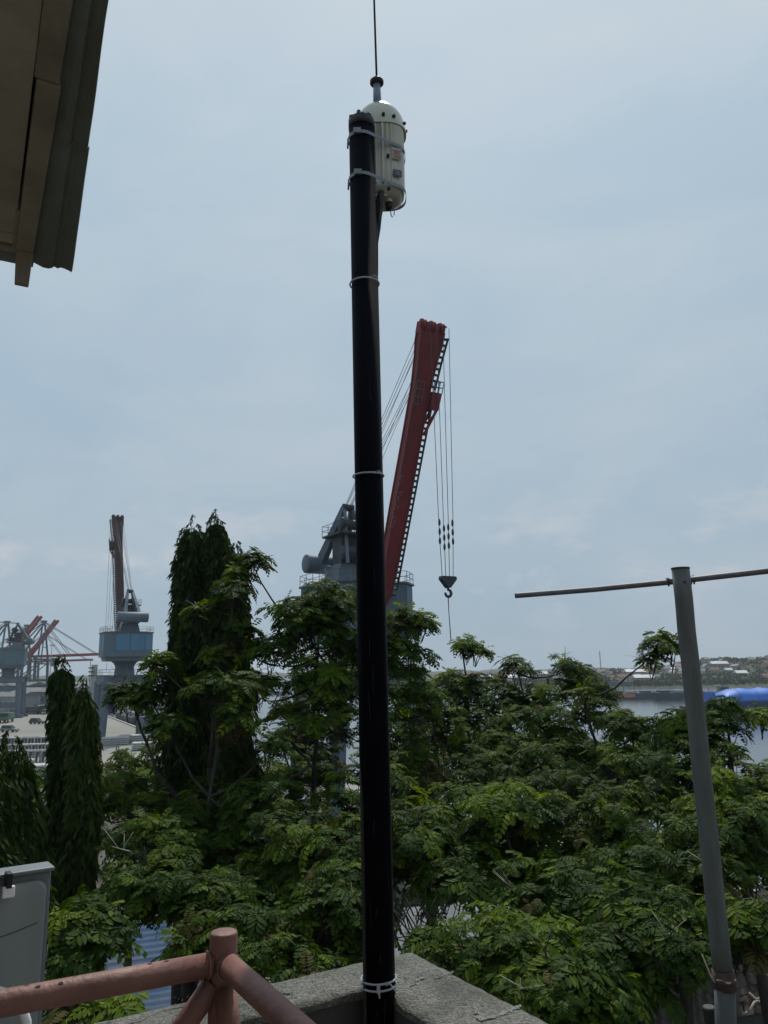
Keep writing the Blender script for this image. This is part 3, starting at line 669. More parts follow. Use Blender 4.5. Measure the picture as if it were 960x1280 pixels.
for blk, (px, Y, nx_, nz_) in enumerate(((4, 345, 4, 3), (30, 350, 3, 2), (52, 300, 3, 2), (75, 380, 4, 3), (95, 330, 3, 2), (112, 280, 2, 2), (20, 285, 3, 1))):
    p0 = at(px, 860, Y)
    for i in range(nx_):
        for j in range(rq.randint(1, nz_)):
            k = rq.randrange(6); o = link('shipping_container', cms[k], None, (p0.x + i * 6.5, Y + rq.uniform(-.4, .4), LAND + j * 2.62)); o.rotation_euler = (0, 0, R(3))
            lv = ('on the ground', 'second up', 'topmost of three')[j]
            tag(o, '%s shipping container, %s, in %s' % (CC[k][0], lv, ('the block at the left frame edge', 'the block under the gantries', 'the block behind the lorries', 'the far block right of the gantries', 'the block left of the dark tree', 'the block beside the blue crane', 'the low row by the green lorry')[blk]), 'container', 'shipping containers on the port yard')
def car(label, loc, rz, m_):
    t = thing('parked_car', label, 'car', loc, rz, 'cars and vans parked on the port yard')
    b = MB(); b.hexa([Vector(v) for v in ((-2.2, -.85, .35), (2.2, -.85, .35), (2.2, .85, .35), (-2.2, .85, .35), (-2.15, -.82, .95), (2.1, -.8, .85), (2.1, .8, .85), (-2.15, .82, .95))]); bo = bevel(b.build('body', m_, t), .1)
    b = MB(); b.hexa([Vector(v) for v in ((-2.0, -.78, .95), (1.1, -.78, .9), (1.1, .78, .9), (-2.0, .78, .95), (-1.7, -.65, 1.6), (.3, -.65, 1.6), (.3, .65, 1.6), (-1.7, .65, 1.6))]); b.build('windows', m_glass, bo)
    b = MB(); b.box((-.7, 0, 1.62), (1.9, 1.25, .06)); b.build('roof', m_, bo)
    for x in (-1.35, 1.35):
        for y in (-.8, .8): b = MB(); b.lathe([(0, -.1), (.33, -.1), (.33, .1), (0, .1)], (x, y, .33), 12, Matrix.Rotation(R(90), 3, 'X')); b.build('wheel', m_tyre, t)
for i, (px, py, cn, m_) in enumerate(((70, 900, 'white', m_slab), (84, 897, 'dark', m_truck), (122, 905, 'grey', m_ship), (20, 893, 'white', m_slab), (100, 893, 'dark blue', m_navy), (12, 915, 'grey', m_ship), (46, 905, 'dark', m_truck), (118, 893, 'dark', m_truck), (60, 893, 'pale', m_slab), (34, 889, 'dark', m_truck))):
    car('%s car parked %s' % (cn, ('right of the lorries', 'behind the dark tapering tree', 'just left of the blue crane leg', 'behind the green lorry', 'farther back, left of the blue crane', 'in the open yard at the left edge', 'alone in the middle of the open yard', 'far back just left of the blue crane', 'tucked against the last lorry', 'between two dark lorries')[i]), az(px, py, LAND), R(rq.uniform(-20, 60)), m_)
# ship moored beyond crane B
def ship(name, label, loc, rz, Ls, W, H, mh, deckfn):
    t = thing(name, label, 'ship', loc, rz)
    b = MB(); n = 14; vs = []
    for i in range(n + 1):
        s_ = i / n; x = (s_ - .5) * Ls; k = min(1, (1 - s_) * 6) ** .6 * min(1, .75 + s_ * 3); hh = H * (1 + .25 * max(0, (s_ - .75) * 4) ** 2)
        for z, f_ in ((-1, .7), (0, .85), (hh * .35, .95), (hh, 1.0)): vs += [(x, -W / 2 * k * f_, z), (x, W / 2 * k * f_, z)]
    fs = []
    for i in range(n):
        for j in range(3):
            for s_ in (0, 1):
                a = i * 8 + j * 2 + s_; q = (a, a + 8, a + 10, a + 2); fs.append(q if s_ else tuple(reversed(q)))
        fs.append((i * 8 + 6, i * 8 + 7, i * 8 + 15, i * 8 + 14))
    fs.append((0, 1, 3, 2)); fs.append((2, 3, 5, 4)); fs.append((4, 5, 7, 6)); b.add(vs, fs)
    hl = b.build('hull', mh, t); deckfn(t, Ls, W, H); return t
def deckA(t, Ls, W, H):
    b = MB(); b.box((-Ls * .33, 0, H + 1.6), (Ls * .2, W * .8, 3.2)); b.box((-Ls * .35, 0, H + 4.4), (Ls * .14, W * .66, 2.4)); ws = b.build('superstructure', m_slab, t)
    for k in range(5): b = MB(); b.box((-Ls * .33 + (k - 2) * 1.7, -W * .4 - .04, H + 1.9), (.8, .1, .8)); b.build('window', m_glass, ws)
    for k in range(4): b = MB(); b.box((-Ls * .35 + Ls * .07 + .05, (k - 1.5) * 1.3, H + 4.6), (.1, .9, .8)); b.build('window', m_glass, ws)
    b = MB(); b.tube([(-Ls * .40, 0, H + 5.5), (-Ls * .40, 0, H + 8.2)], .7, 12); b.build('funnel', m_orange, t)
    b = MB(); b.box((Ls * .08, 0, H + .5), (Ls * .45, W * .6, 1.0)); b.build('hatch_cover', m_ship, t)
    for s_ in (.0, .3):
        b = MB(); b.tube([(Ls * s_, 0, H), (Ls * s_, 0, H + 9)], .25, 8); b.tube([(Ls * s_, 0, H + 2), (Ls * s_ + 7, 0, H + 7.5)], .15, 6); b.build('mast', m_ship, t)
p = az(168, 917, 0)
qdir = math.atan2(425 - 170, -172 + 48)
ship('cargo_ship', 'small dark hulled cargo ship with pale deckhouse moored beyond the blue crane', (at(176, 900, 235).x, 235, 0), qdir + R(180), 46, 10, 4.2, m_hull, deckA)
ship('cargo_ship', 'farther grey coaster with orange funnel moored behind the dark ship', (at(207, 880, 300).x + 4, 305, 0), qdir + R(178), 50, 10, 4.5, m_ship, deckA)
ship('cargo_ship', 'hazy cargo ship alongside beneath the container gantries', (at(112, 860, 430).x + 2, 440, 0), qdir, 70, 13, 7, m_hull, deckA)
# lamp / masts in the port
for px, Y, H, lab in ((62, 330, 26, 'tall thin light mast behind the gantry booms'), (112, 300, 19, 'slender pale mast just left of the blue crane'), (203, 200, 9, 'short white mast on the quay right of the blue crane')):
    p = at(px, 850, Y); t = thing('light_mast', lab, 'mast', (p.x, Y, LAND))
    b = MB(); b.tube([(0, 0, 0), (0, 0, H)], [.28, .12], 8); b.build('pole', m_ship, t)
    b = MB(); b.box((0, 0, H), (1.8, .5, .4)); b.build('lamp_head', m_ship, t)
# silo-like pale chimney stubs near the cypress tops
p = at(122, 850, 205); t = thing('bollard_tower', 'pale rusty ship exhaust tower left of the blue crane house', 'tower', (p.x - 1.0, 205, LAND))
b = MB(); b.box((0, 0, 8), (1.2, 1.2, 16)); b.build('shaft', m_culv, t)
for k in range(3): b = MB(); b.box((-.6, 0, 13.2 + k * 1.0), (1.4, 1.6, .28)); b.build('bracket', m_steeld, t)

# ---------------------------------------------------------------- boats at right
def deckT(t, Ls, W, H):
    b = MB(); n = 30; m_ = 10; vs = []; rq = random.Random(2)
    for i in range(n + 1):
        x = (-.46 + .80 * i / n) * Ls; e_ = min(1, min(i, n - i) / 2.5) ** .5
        for j in range(m_ + 1):
            a = math.pi * j / m_; y = -math.cos(a) * W * .5; z = H + (math.sin(a) ** .7) * 4.0 * e_ * (1 - .16 * abs(math.sin(i * .7)) + .05 * rq.uniform(-1, 1)) - (0.3 if j in (0, m_) else 0)
            vs.append((x, y, z))
    b.add(vs, [(i * (m_ + 1) + j, (i + 1) * (m_ + 1) + j, (i + 1) * (m_ + 1) + j + 1, i * (m_ + 1) + j + 1) for i in range(n) for j in range(m_)]); b.sm = set(range(len(b.f)))
    b.build('tarpaulin_cover', m_tarp, t)
    for k in range(1, 9):
        x = (-.46 + .80 * k / 9) * Ls; b = MB(); b.tube([(x, -math.cos(math.pi * j / 12) * W * .51, H + .1 + math.sin(math.pi * j / 12) ** .7 * 4.0) for j in range(13)], .07, 5); b.build('lashing_rope', m_ship, t)
    b = MB(); b.box((0, 0, .35), (Ls * .9, W * .97, .9)); b.build('waterline_stripe', m_boot, t)
    b = MB(); b.box((-Ls * .478, 0, H + 1.4), (1.1, W * .5, 2.8)); b.build('wheelhouse', m_tarp, t)
    b = MB(); b.tube([(-Ls * .48, 0, H), (-Ls * .48, 0, H + 4)], .12, 6); b.build('mast', m_rail, t)
p = az(884, 893, 0)
ship('covered_barge', 'navy cargo barge under a bright blue tarpaulin at the right edge', (p.x + 36, p.y + 4, 0), R(2), 70, 13, 4.4, m_navy, deckT)
def barge(label, px, py, Ls, W, H, cab, rz=0, m_=None):
    p = az(px, py, 0); t = thing('barge', label, 'barge', p, rz)
    b = MB(); b.hexa([Vector(v) for v in ((-Ls / 2 + 2, -W / 2, -.5), (Ls / 2 - 2, -W / 2, -.5), (Ls / 2 - 2, W / 2, -.5), (-Ls / 2 + 2, W / 2, -.5), (-Ls / 2, -W / 2, H), (Ls / 2, -W / 2, H), (Ls / 2, W / 2, H), (-Ls / 2, W / 2, H))]); b.build('hull', m_ or m_barge, t)
    for k in range(int(Ls / 7)):
        b = MB(); b.box((-Ls / 2 + 4 + k * 7, 0, H + .5), (4.6, W * .62, 1.0)); b.build('hatch', m_ship if k % 2 else m_barge, t)
    if cab:
        b = MB(); b.box((Ls / 2 - 5, 0, H + 1.7), (5, W * .5, 3.4)); c_ = b.build('deckhouse', m_steelb, t)
        b = MB(); b.box((Ls / 2 - 5, -W * .25 - .05, H + 2.3), (3.6, .1, .9)); b.build('window', m_glass, c_)
        b = MB(); b.tube([(Ls / 2 - 5, 0, H + 3.4), (Ls / 2 - 5, 0, H + 7)], .14, 6); b.build('mast', m_rail, t)
    return t
tb = barge('long low blue-grey barge with an orange panel moored left of the leaning pole', 792, 874, 52, 9, 3.0, False)
b = MB(); b.box((-7, -4.56, 1.9), (13, .12, 1.5)); b.build('orange_panel', m_orange, tb)
barge('dark barge with stacked hatches just left of the leaning pole', 848, 875, 22, 9, 3.6, False)
barge('blue workboat with a small deckhouse just right of the leaning pole', 896, 872, 17, 6, 2.2, True, m_=m_steelc)
barge('small rusty red barge half hidden behind the leaning pole', 872, 892, 14, 6, 1.6, False, m_=m_boot)
barge('tiny hazy barge out on the bay seen between the two tall trees', 350, 868, 18, 6, 1.6, True)
p = az(775, 863, 0); t = thing('fish_platform', 'dark stilted fishing platform standing in the river before the far bank', 'platform', p)
b = MB(); b.box((0, 0, 3.0), (20, 6, .5)); b.build('deck', m_barge, t); b = MB()
b.box((0, 0, 4.6), (16, 4, 2.6)); b.build('hut', m_gblue, t)
for k in range(6):
    b = MB(); b.tube([(-9 + k * 3.6, -2.5, -1), (-9 + k * 3.6, -2.5, 3)], .25, 6); b.build('stilt', m_barge, t)

# ================================================================ ROOFTOP: PARAPET, FLOOR, BUILDING
FL = 14.25; PT = 14.85
C0 = Vector((.082, 3.521, 0)); dl = (Vector((-1.05, 2.877, 0)) - C0).normalized(); dr = (Vector((.527, 2.822, 0)) - C0).normalized()
TH = .325
nl = Vector((-dl.y, dl.x, 0)); nl = nl if nl.dot(dr) > 0 else -nl
nr_ = Vector((-dr.y, dr.x, 0)); nr_ = nr_ if nr_.dot(dl) > 0 else -nr_
def inter(p, d, q, e_):
    den = d.x * e_.y - d.y * e_.x; s_ = ((q.x - p.x) * e_.y - (q.y - p.y) * e_.x) / den; return p + d * s_
Ci = inter(C0 + nl * .25, dl, C0 + nr_ * TH, dr)
LL, LR = 7.5, 7.0
def sub_strip(name, A, B, C_, D, z0, z1, m_, parent, cut=.06, amp=.004):
    # top-surfaced slab with slightly uneven top
    b = MB(); n, k = 90, 8; vs = []
    for i in range(n + 1):
        for j in range(k + 1):
            p = A.lerp(B, i / n).lerp(D.lerp(C_, i / n), j / k); zz = z1 + noise.noise(Vector((p.x * 5, p.y * 5, 1))) * amp + noise.noise(Vector((p.x * 28, p.y * 28, 4))) * amp * .5
            if j in (0, k): zz -= .007 + .01 * abs(noise.noise(Vector((p.x * 9, p.y * 9, 7))))
            vs.append((p.x, p.y, zz))
    fs = [(i * (k + 1) + j, i * (k + 1) + j + 1, (i + 1) * (k + 1) + j + 1, (i + 1) * (k + 1) + j) for i in range(n) for j in range(k)]
    o = len(vs); vs += [(p.x, p.y, z0) for p in (A, B, C_, D)]
    for j0, e0, e1 in ((0, o, o + 1), (k, o + 3, o + 2)):
        for i in range(n): fs.append((i * (k + 1) + j0, (i + 1) * (k + 1) + j0, e1 if i >= n // 2 else e0) if 0 else (i * (k + 1) + j0, (i + 1) * (k + 1) + j0, e0))
        fs.append((n * (k + 1) + j0, e1, e0))
    b.add(vs, fs); return b.build(name, m_, parent)
def wallbox(b, A, B, C_, D, z0, z1): b.hexa([Vector((p.x, p.y, z0)) for p in (A, B, C_, D)] + [Vector((p.x, p.y, z1)) for p in (A, B, C_, D)])
tp = thing('rooftop_parapet', 'weathered grey concrete parapet meeting at a corner behind the black pole', 'parapet')
A, B_, Cc, Dd = C0, C0 + dl * LL, Ci + dl * LL, Ci
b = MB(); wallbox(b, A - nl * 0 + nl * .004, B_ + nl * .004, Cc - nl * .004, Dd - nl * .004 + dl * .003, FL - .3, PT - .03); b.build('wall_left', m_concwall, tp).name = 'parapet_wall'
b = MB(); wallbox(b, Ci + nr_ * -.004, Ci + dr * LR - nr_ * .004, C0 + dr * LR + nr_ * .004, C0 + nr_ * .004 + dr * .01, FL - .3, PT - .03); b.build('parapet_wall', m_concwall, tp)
def capstrip(A, B, D, C_, name):
    b = MB(); n, k = 120, 10; vs = []
    for i in range(n + 1):
        q0 = A.lerp(B, (i / n) ** 1.6); q1 = D.lerp(C_, (i / n) ** 1.6)
        for j in range(k + 1):
            p = q0.lerp(q1, j / k); zz = PT + noise.noise(Vector((p.x * 4, p.y * 4, 1))) * .005 + noise.noise(Vector((p.x * 30, p.y * 30, 4))) * .003
            if j in (0, k): zz -= .006 + .012 * abs(noise.noise(Vector((p.x * 8, p.y * 8, 7)))); p = q0.lerp(q1, j / k) + (q1 - q0).normalized() * (.010 * noise.noise(Vector((p.x * 13, p.y * 13, 2))) + .006 * noise.noise(Vector((p.x * 40, p.y * 40, 8))))
            vs.append((p.x, p.y, zz))
    rows_ = k + 1; fs = [(i * rows_ + j, i * rows_ + j + 1, (i + 1) * rows_ + j + 1, (i + 1) * rows_ + j) for i in range(n) for j in range(k)]
    o = len(vs)
    for i in range(n + 1):
        for j in (0, k): x, y, _ = vs[i * rows_ + j]; vs.append((x, y, PT - .031))
    for i in range(n):
        fs.append((i * rows_, (i + 1) * rows_, o + (i + 1) * 2, o + i * 2)); fs.append(((i + 1) * rows_ + k, i * rows_ + k, o + i * 2 + 1, o + (i + 1) * 2 + 1))
    b.add(vs, fs); b.sm = set(range(n * k)); return b.build(name, m_conc, tp)
capstrip(C0, C0 + dl * LL, Ci, Ci + dl * LL, 'coping')
capstrip(C0, C0 + dr * LR, Ci, Ci + dr * LR, 'coping')
# pale cracks and lime marks on the coping
def scar(pp, wdt, name='lime_patch'):
    b = MB(); rq = random.Random(int(pp[0][0]))
    for i in range(len(pp) - 1):
        n_ = int(abs(pp[i + 1][0] - pp[i][0]) * 3) + 6
        for k in range(n_):
            t_ = rq.random(); px = pp[i][0] * (1 - t_) + pp[i + 1][0] * t_ + rq.gauss(0, 1.3); py = pp[i][1] * (1 - t_) + pp[i + 1][1] * t_ + rq.gauss(0, .7)
            p = az(px, py, PT + .0045); m__ = rq.randint(5, 7); r0 = wdt * rq.uniform(.25, 1.1)
            ring = [p + Vector((math.cos(q * 6.283 / m__) * r0 * rq.uniform(.5, 1.3), math.sin(q * 6.283 / m__) * r0 * rq.uniform(.5, 1.3), 0)) for q in range(m__)]
            b.add(ring + [p + Vector((0, 0, .0025))], [(q, (q + 1) % m__, m__) for q in range(m__)])
    b.build(name, m_scar, tp)
scar([(592, 1259), (601, 1274), (620, 1270), (640, 1262), (650, 1257)], .006)
scar([(545, 1222), (556, 1218), (567, 1214)], .004)
scar([(515, 1231), (523, 1224), (530, 1222)], .005)
scar([(334, 1222), (342, 1236), (356, 1240), (366, 1239)], .004)
scar([(230, 1270), (262, 1263), (300, 1257), (330, 1250)], .002)
b = MB(); fp = [Ci + dl * LL, Ci, Ci + dr * LR, Ci + dr * LR + dl * LL]
b.prism([(p.x, p.y) for p in (fp[0], fp[3], fp[2], fp[1])], FL - .25, FL); struct(b.build('rooftop_floor', m_floor))
bd = thing('lower_building', 'storeys of the building below the rooftop parapet', 'building')
b = MB(); q = [C0 + (dl + dr) * .04, C0 + dr * LR, C0 + dr * LR + dl * LL, C0 + dl * LL]; b.prism([(p.x, p.y) for p in (q[3], q[2], q[1], q[0])], LAND, FL - .31); b.build('wall', m_wall, bd)

rq = random.Random(41)
gr = MB()
for k in range(900):
    q = Ci + dl * abs(rq.gauss(0, .35)) + nl * -0 if rq.random() < .5 else Ci + dr * abs(rq.gauss(0, .35))
    u2, v2_ = rq.random(), rq.random() ** 1.5 * 2.2
    d_, n__ = ((dl, nl) if rq.random() < .5 else (dr, nr_)); p = Ci + d_ * v2_ - n__ * (u2 * .30) ; r0 = rq.uniform(.0012, .0045); zz = PT + .003
    gr.add([p + Vector((0, 0, zz + r0))] + [p + Vector((math.cos(a) * r0, math.sin(a) * r0, zz - .003)) for a in (rq.random(), 2.1, 4.2)], [(0, 1, 2), (0, 2, 3), (0, 3, 1)])
o = gr.build('grit', m_culv, tp); o['kind'] = 'stuff'
for k in range(9):
    P = []; c = Ci + (dl if k % 2 else dr) * rq.uniform(.05, 1.4) - (nl if k % 2 else nr_) * rq.uniform(.03, .27); a = rq.uniform(0, 6.28)
    for j in range(12): P.append(Vector((c.x, c.y, PT + .0015))); a += rq.uniform(-.5, .5); c = c + Vector((math.cos(a), math.sin(a), 0)) * .022
    b = MB(); b.tube(P, [.0014] * 12, 4); b.build('crack', m_blackm, tp)

# ================================================================ UPPER ROOF EAVE (top left)
SZ = 17.8; GZ = 17.94
P0 = az(70, 85, SZ); P1 = az(35, 312, SZ); ud = (P1 - P0).normalized()
ov = Vector((ud.y, -ud.x, 0))            # outward, to the right
P1 = P0 + ud * ((P1 - P0).length)
Pb = P0 - ud * 4.0
ea = thing('roof_eave', 'brown soffit and dark metal gutter of a roof overhanging the top left corner', 'roof')
inw = -ov
def slab(b, a, c, off0, off1, z0, z1):
    b.hexa([Vector((p.x, p.y, z)) for z in (z0, z1) for p in (a + ov * off0, c + ov * off0, c + ov * off1, a + ov * off1)])
# soffit panels
s0 = P1 - ud * .02
panels = [(0, .085), (.088, 1.15), (1.153, 2.35), (2.353, 4.9)]
for i, (a, c) in enumerate(panels):
    b = MB(); slab(b, s0 - ud * c, s0 - ud * a, -1.6, -.062 if i == 0 else -.058, SZ + .002 * (i % 2), SZ + .03); b.build('soffit_panel', m_soff, ea)
b = MB(); slab(b, s0 - ud * 4.9, s0 - ud * .0, -1.6, -.01, SZ + .16, SZ + .19); b.build('roof_lining', m_blackm, ea)
# fascia in two lengths, gap between panel and board
b = MB(); slab(b, P1 - ud * 1.08, P1, -.048, .022, SZ - .012, SZ + .15); bevel(b.build('fascia_board', m_fasc, ea), .004)
b = MB(); slab(b, P1 - ud * 4.9, P1 - ud * 1.084, -.056, .016, SZ - .006, SZ + .15); bevel(b.build('fascia_board', m_fasc, ea), .004)
b = MB(); slab(b, P1 - ud * .30, P1, -.062, -.049, SZ - .004, SZ + .1); b.build('filler_strip', m_fasc, ea)
b = MB(); slab(b, P1 + ud * .004, P1 + ud * .05, -1.6, -.0, SZ - .006, SZ + .14); bevel(b.build('front_fascia', m_fasc, ea), .004)
# hanging end of the fascia
b = MB(); e0 = P1 + ud * .002
tp0 = [e0 + ov * -.050, e0 + ud * .05 + ov * -.050, e0 + ud * .05 + ov * .026, e0 + ov * .026]; cb_ = sum(tp0, Vector()) / 4
b.hexa([Vector((cb_.x, cb_.y, 0)) + (p - cb_) * .72 + Vector((0, 0, SZ - .155)) - Vector((0, 0, cb_.z)) + Vector((0, 0, cb_.z)) * 0 for p in [Vector((q_.x, q_.y, cb_.z)) for q_ in tp0]] + [Vector((p.x, p.y, SZ + .12)) for p in tp0])
fe = b
fe.v = [(x, y, z if z > SZ else SZ - .155) for (x, y, z) in fe.v]
bevel(fe.build('fascia_end', m_fasc, ea), .004)
# gutter: ogee section lofted along the eave
def gutter(a, c, grow, nm, endcap=True):
    prof = [(-.012, .06), (-.006, .012), (.030, .002), (.062, -.010), (.085, -.010), (.100, -.002), (.106, .006), (.112, .004), (.120, .0), (.134, .008), (.150, .006), (.170, .000), (.179, -.004), (.182, .006)]
    prof = [(o_ + grow, z_ + SZ + .006 - grow * .5) for o_, z_ in prof]
    inner = [(o_ - (.004 if o_ > .03 else -.004), z_ + .005) for o_, z_ in reversed(prof)]
    b = MB(); n = 14; pr = prof + inner; m_ = len(pr); vs = []
    for i in range(n + 1):
        p = a.lerp(c, i / n); j_ = .003 * noise.noise(p * 3.1)
        q_ = 1 + .325 * ((p - P1).dot(ud) - .05); vs += [(p.x + ov.x * (.02 + (o_ - .02) * q_ + j_), p.y + ov.y * (.02 + (o_ - .02) * q_ + j_), z_ + j_) for o_, z_ in pr]
    fs = [(i * m_ + k, i * m_ + (k + 1) % m_, (i + 1) * m_ + (k + 1) % m_, (i + 1) * m_ + k) for i in range(n) for k in range(m_)]
    for e_ in ((0, n) if endcap else ()):
        for k in range(len(prof) - 1): fs.append((e_ * m_ + k, e_ * m_ + k + 1, e_ * m_ + m_ - 2 - k, e_ * m_ + m_ - 1 - k))
    b.add(vs, fs); return b.build(nm, m_gut, ea)
g1 = (P1 - P0).length
gutter(P1 - ud * .80, P1 + ud * .12, .006, 'gutter_section'); gutter(P1 - ud * 2.2, P1 - ud * .78, 0, 'gutter_section')
# return gutter along the front (half round)
b = MB(); n = 10; vs = []; a = P1 + ud * .052 + ov * .03; c = a - ov * 1.65
for p in (a, c):
    for k in range(n + 1):
        th = math.pi * k / n; vs.append(p + ud * (.075 - .075 * math.cos(th)) + Vector((0, 0, .085 - .09 * math.sin(th))))
b.add(vs, [(k, k + 1, n + 2 + k, n + 1 + k) for k in range(n)] + [tuple(range(n + 1)), tuple(reversed(range(n + 1, 2 * n + 2)))])
b.build('front_gutter', m_gut, ea)
# roof sheet above
b = MB(); n = 60; vs = []
for i in range(n + 1):
    p = P1 + ud * .05 - ud * (5.0 * i / n)
    for o_, z_ in ((.07, SZ + .175), (-1.7, SZ + .62)): vs.append(p + ov * o_ + Vector((0, 0, z_ - SZ + .018 * math.sin(i * 2.1))))
vs2 = [v + Vector((0, 0, .02)) for v in vs]
b.add(vs + vs2, [(i * 2, i * 2 + 2, i * 2 + 3, i * 2 + 1) for i in range(n)] + [(2 * n + 2 + i * 2, 2 * n + 3 + i * 2, 2 * n + 5 + i * 2, 2 * n + 4 + i * 2) for i in range(n)] + [(i * 2, 2 * n + 2 + i * 2, 2 * n + 4 + i * 2, i * 2 + 2) for i in range(n)])
b.build('roof_sheet', m_roofg, ea)
# upper-storey wall beneath that eave; unseen wall added behind the camera to block skylight
uw = thing('upper_storey', 'upper storey with rendered wall beneath the overhanging eave and an added wall behind camera', 'building')
b = MB(); slab(b, P1 - ud * 8.4, P1 - ud * .55, -3.4, -1.0, FL, SZ - .002); b.build('wall', m_wall, uw)
b = MB(); slab(b, P1 - ud * 8.4, P1 - ud * 5.3, -.997, 5.2, FL, SZ + .3); b.build('wall', m_wall, uw)

# ================================================================ PINK HANDRAIL
RZ = 15.385; PR = az(279, 1203, RZ); PR.z = 0
hr = thing('handrail', 'pink painted steel pipe handrail with capped corner post in front of the parapet', 'handrail')
b = MB(); b.lathe([(0, .062), (.026, .062), (.0285, .0605), (.0298, .057), (.0298, FL - RZ)], (PR.x, PR.y, RZ - .0), 32)
# trim the cap height so the top sits just above the rails
b.v = [(x, y, z) for x, y, z in b.v]; b.build('post', m_pink, hr)
rl = (az(0, 1253, RZ) - az(265, 1204, RZ)).normalized(); rr_ = (az(373, 1280, RZ) - az(285, 1201, RZ)).normalized()
def wob(a, c, n=14, am=.0012): return [a.lerp(c, i / n) + Vector((noise.noise(a.lerp(c, i / n) * 5) * am, 0, noise.noise(a.lerp(c, i / n) * 4 + Vector((3, 3, 3))) * am)) for i in range(n + 1)]
base = Vector((PR.x, PR.y, RZ))
b = MB(); b.tube(wob(base + rl * .025, base + rl * 3.2), .0245, 24); b.build('top_rail', m_pink, hr)
b = MB(); b.tube(wob(base + rr_ * .025 + Vector((0, 0, .003)), base + rr_ * 3.2), .0245, 24); b.build('top_rail', m_pink, hr)
b = MB(); b.tube(wob(base + Vector((0, 0, -.04)) + rl * .02, base + rl * .62 + Vector((0, 0, -.72))), .024, 20); b.build('brace', m_pink, hr)
b = MB(); b.tube(wob(base + Vector((0, 0, -.045)) + rr_ * .02, base + rr_ * .36 + Vector((0, 0, -.85))), .024, 20); b.build('brace', m_pink, hr)
for d_ in (rl, rr_):
    for s_ in (1.6, 3.1):
        b = MB(); p = base + d_ * s_; b.tube([p, Vector((p.x, p.y, FL))], .026, 20); b.build('post', m_pink, hr)
# weld beads and rust chips
b = MB()
for d_ in (rl, rr_):
    pts_ = []
    for k in range(17):
        a = k / 16 * 2 * math.pi; u_ = d_.cross(Vector((0, 0, 1)))
        pts_.append(base + d_ * .0335 + (u_ * math.cos(a) + Vector((0, 0, 1)) * math.sin(a)) * (.025 + .001 * math.sin(k * 5)))
    b.tube(pts_, .0035, 6)
b.build('weld_bead', m_pink, hr)
CH = [(rnd.choice((rl, rr_)), rnd.uniform(.05, .75), rnd.uniform(30, 130)) for _ in range(26)]
for (d_, s_, a) in ((rl, .10, 70), (rl, .122, 100), (rl, .30, 80), (rl, .33, 60), (rr_, .09, 60), (rr_, .16, 110), (rr_, .25, 70), *CH):
    b = MB(); u_ = d_.cross(Vector((0, 0, 1))); nn = (u_ * math.cos(R(a)) + Vector((0, 0, 1)) * math.sin(R(a))); p = base + d_ * s_ + nn * .0246; v_ = nn.cross(d_)
    b.add([p + d_ * .006 + nn * .0006, p + v_ * .0025 + nn * .0006, p - d_ * .005 + v_ * .001 + nn * .0006, p - d_ * .003 - v_ * .003 + nn * .0006, p + d_ * .003 - v_ * .0025 + nn * .0006], [(0, 1, 2, 3, 4)]); b.build('paint_chip', m_rust, hr)

# ================================================================ GREY CABINET (left)
CZ = 15.52
k0 = az(-25, 1098.5, CZ); k1 = az(65, 1085, CZ); kd = (k1 - k0).normalized(); kn = Vector((kd.y, -kd.x, 0))
kn = kn if kn.y < 0 else -kn
cbn = thing('equipment_cabinet', 'grey fibreglass cabinet with raised rim and white clip at the left behind the handrail', 'cabinet')
KL = k1 - kd * .95; Dp = .055
def kbox(b, x0, x1, d0, d1, z0, z1):
    b.hexa([Vector((p.x, p.y, z)) for z in (z0, z1) for p in (k1 - kd * x0 + kn * d0, k1 - kd * x1 + kn * d0, k1 - kd * x1 + kn * d1, k1 - kd * x0 + kn * d1)])
b = MB(); kbox(b, 0, .95, -Dp, 0, FL + .02, CZ - .004); bevel(b.build('body', m_cabf, cbn), .006)
# door panel with rounded corners
b = MB(); prof = []; x0, x1, z0, z1, rd_ = .012, .93, FL + .08, CZ - .022, .026
for cx, cz_, a0 in ((x0 + rd_, z1 - rd_, 0), (x1 - rd_, z1 - rd_, 90), (x1 - rd_, z0 + rd_, 180), (x0 + rd_, z0 + rd_, 270)):
    for k in range(7): a = R(a0 + k * 15); prof.append((cx - rd_ * math.cos(a) , cz_ + rd_ * math.sin(a)) if a0 in (0, 90) else (cx - rd_ * math.cos(a), cz_ + rd_ * math.sin(a)))
vs = []
for d_, sh in ((.0, 0), (.010, 0), (.015, .005)):
    for x, z in prof:
        xx = x + (sh if x < .45 else -sh); zz = z + (-sh if z > 15 else sh); p = k1 - kd * xx + kn * d_; vs.append((p.x, p.y, zz))
n = len(prof); b.add(vs, [(j * n + k, j * n + (k + 1) % n, (j + 1) * n + (k + 1) % n, (j + 1) * n + k) for j in range(2) for k in range(n)])
nx_, nz_ = 48, 20; g_ = []; xa, xb = x0 + .005, x1 - .005
for i in range(nx_ + 1):
    f_ = i / nx_; f_ = .5 - .5 * math.cos(math.pi * f_); x = xa + (xb - xa) * f_; dx = min(x - xa, xb - x); rc = rd_
    cut = rc - math.sqrt(max(0, rc * rc - max(0, rc - dx) ** 2))
    for j in range(nz_ + 1):
        h_ = j / nz_; h2 = .5 - .5 * math.cos(math.pi * h_); z = (z0 + .005 + cut) + (z1 - z0 - .01 - 2 * cut) * h2
        bul = .048 * max(0, math.sin(math.pi * f_)) ** .8 * max(0, math.sin(math.pi * h2)) ** .35
        p = k1 - kd * x + kn * (.015 + bul); g_.append((p.x, p.y, z))
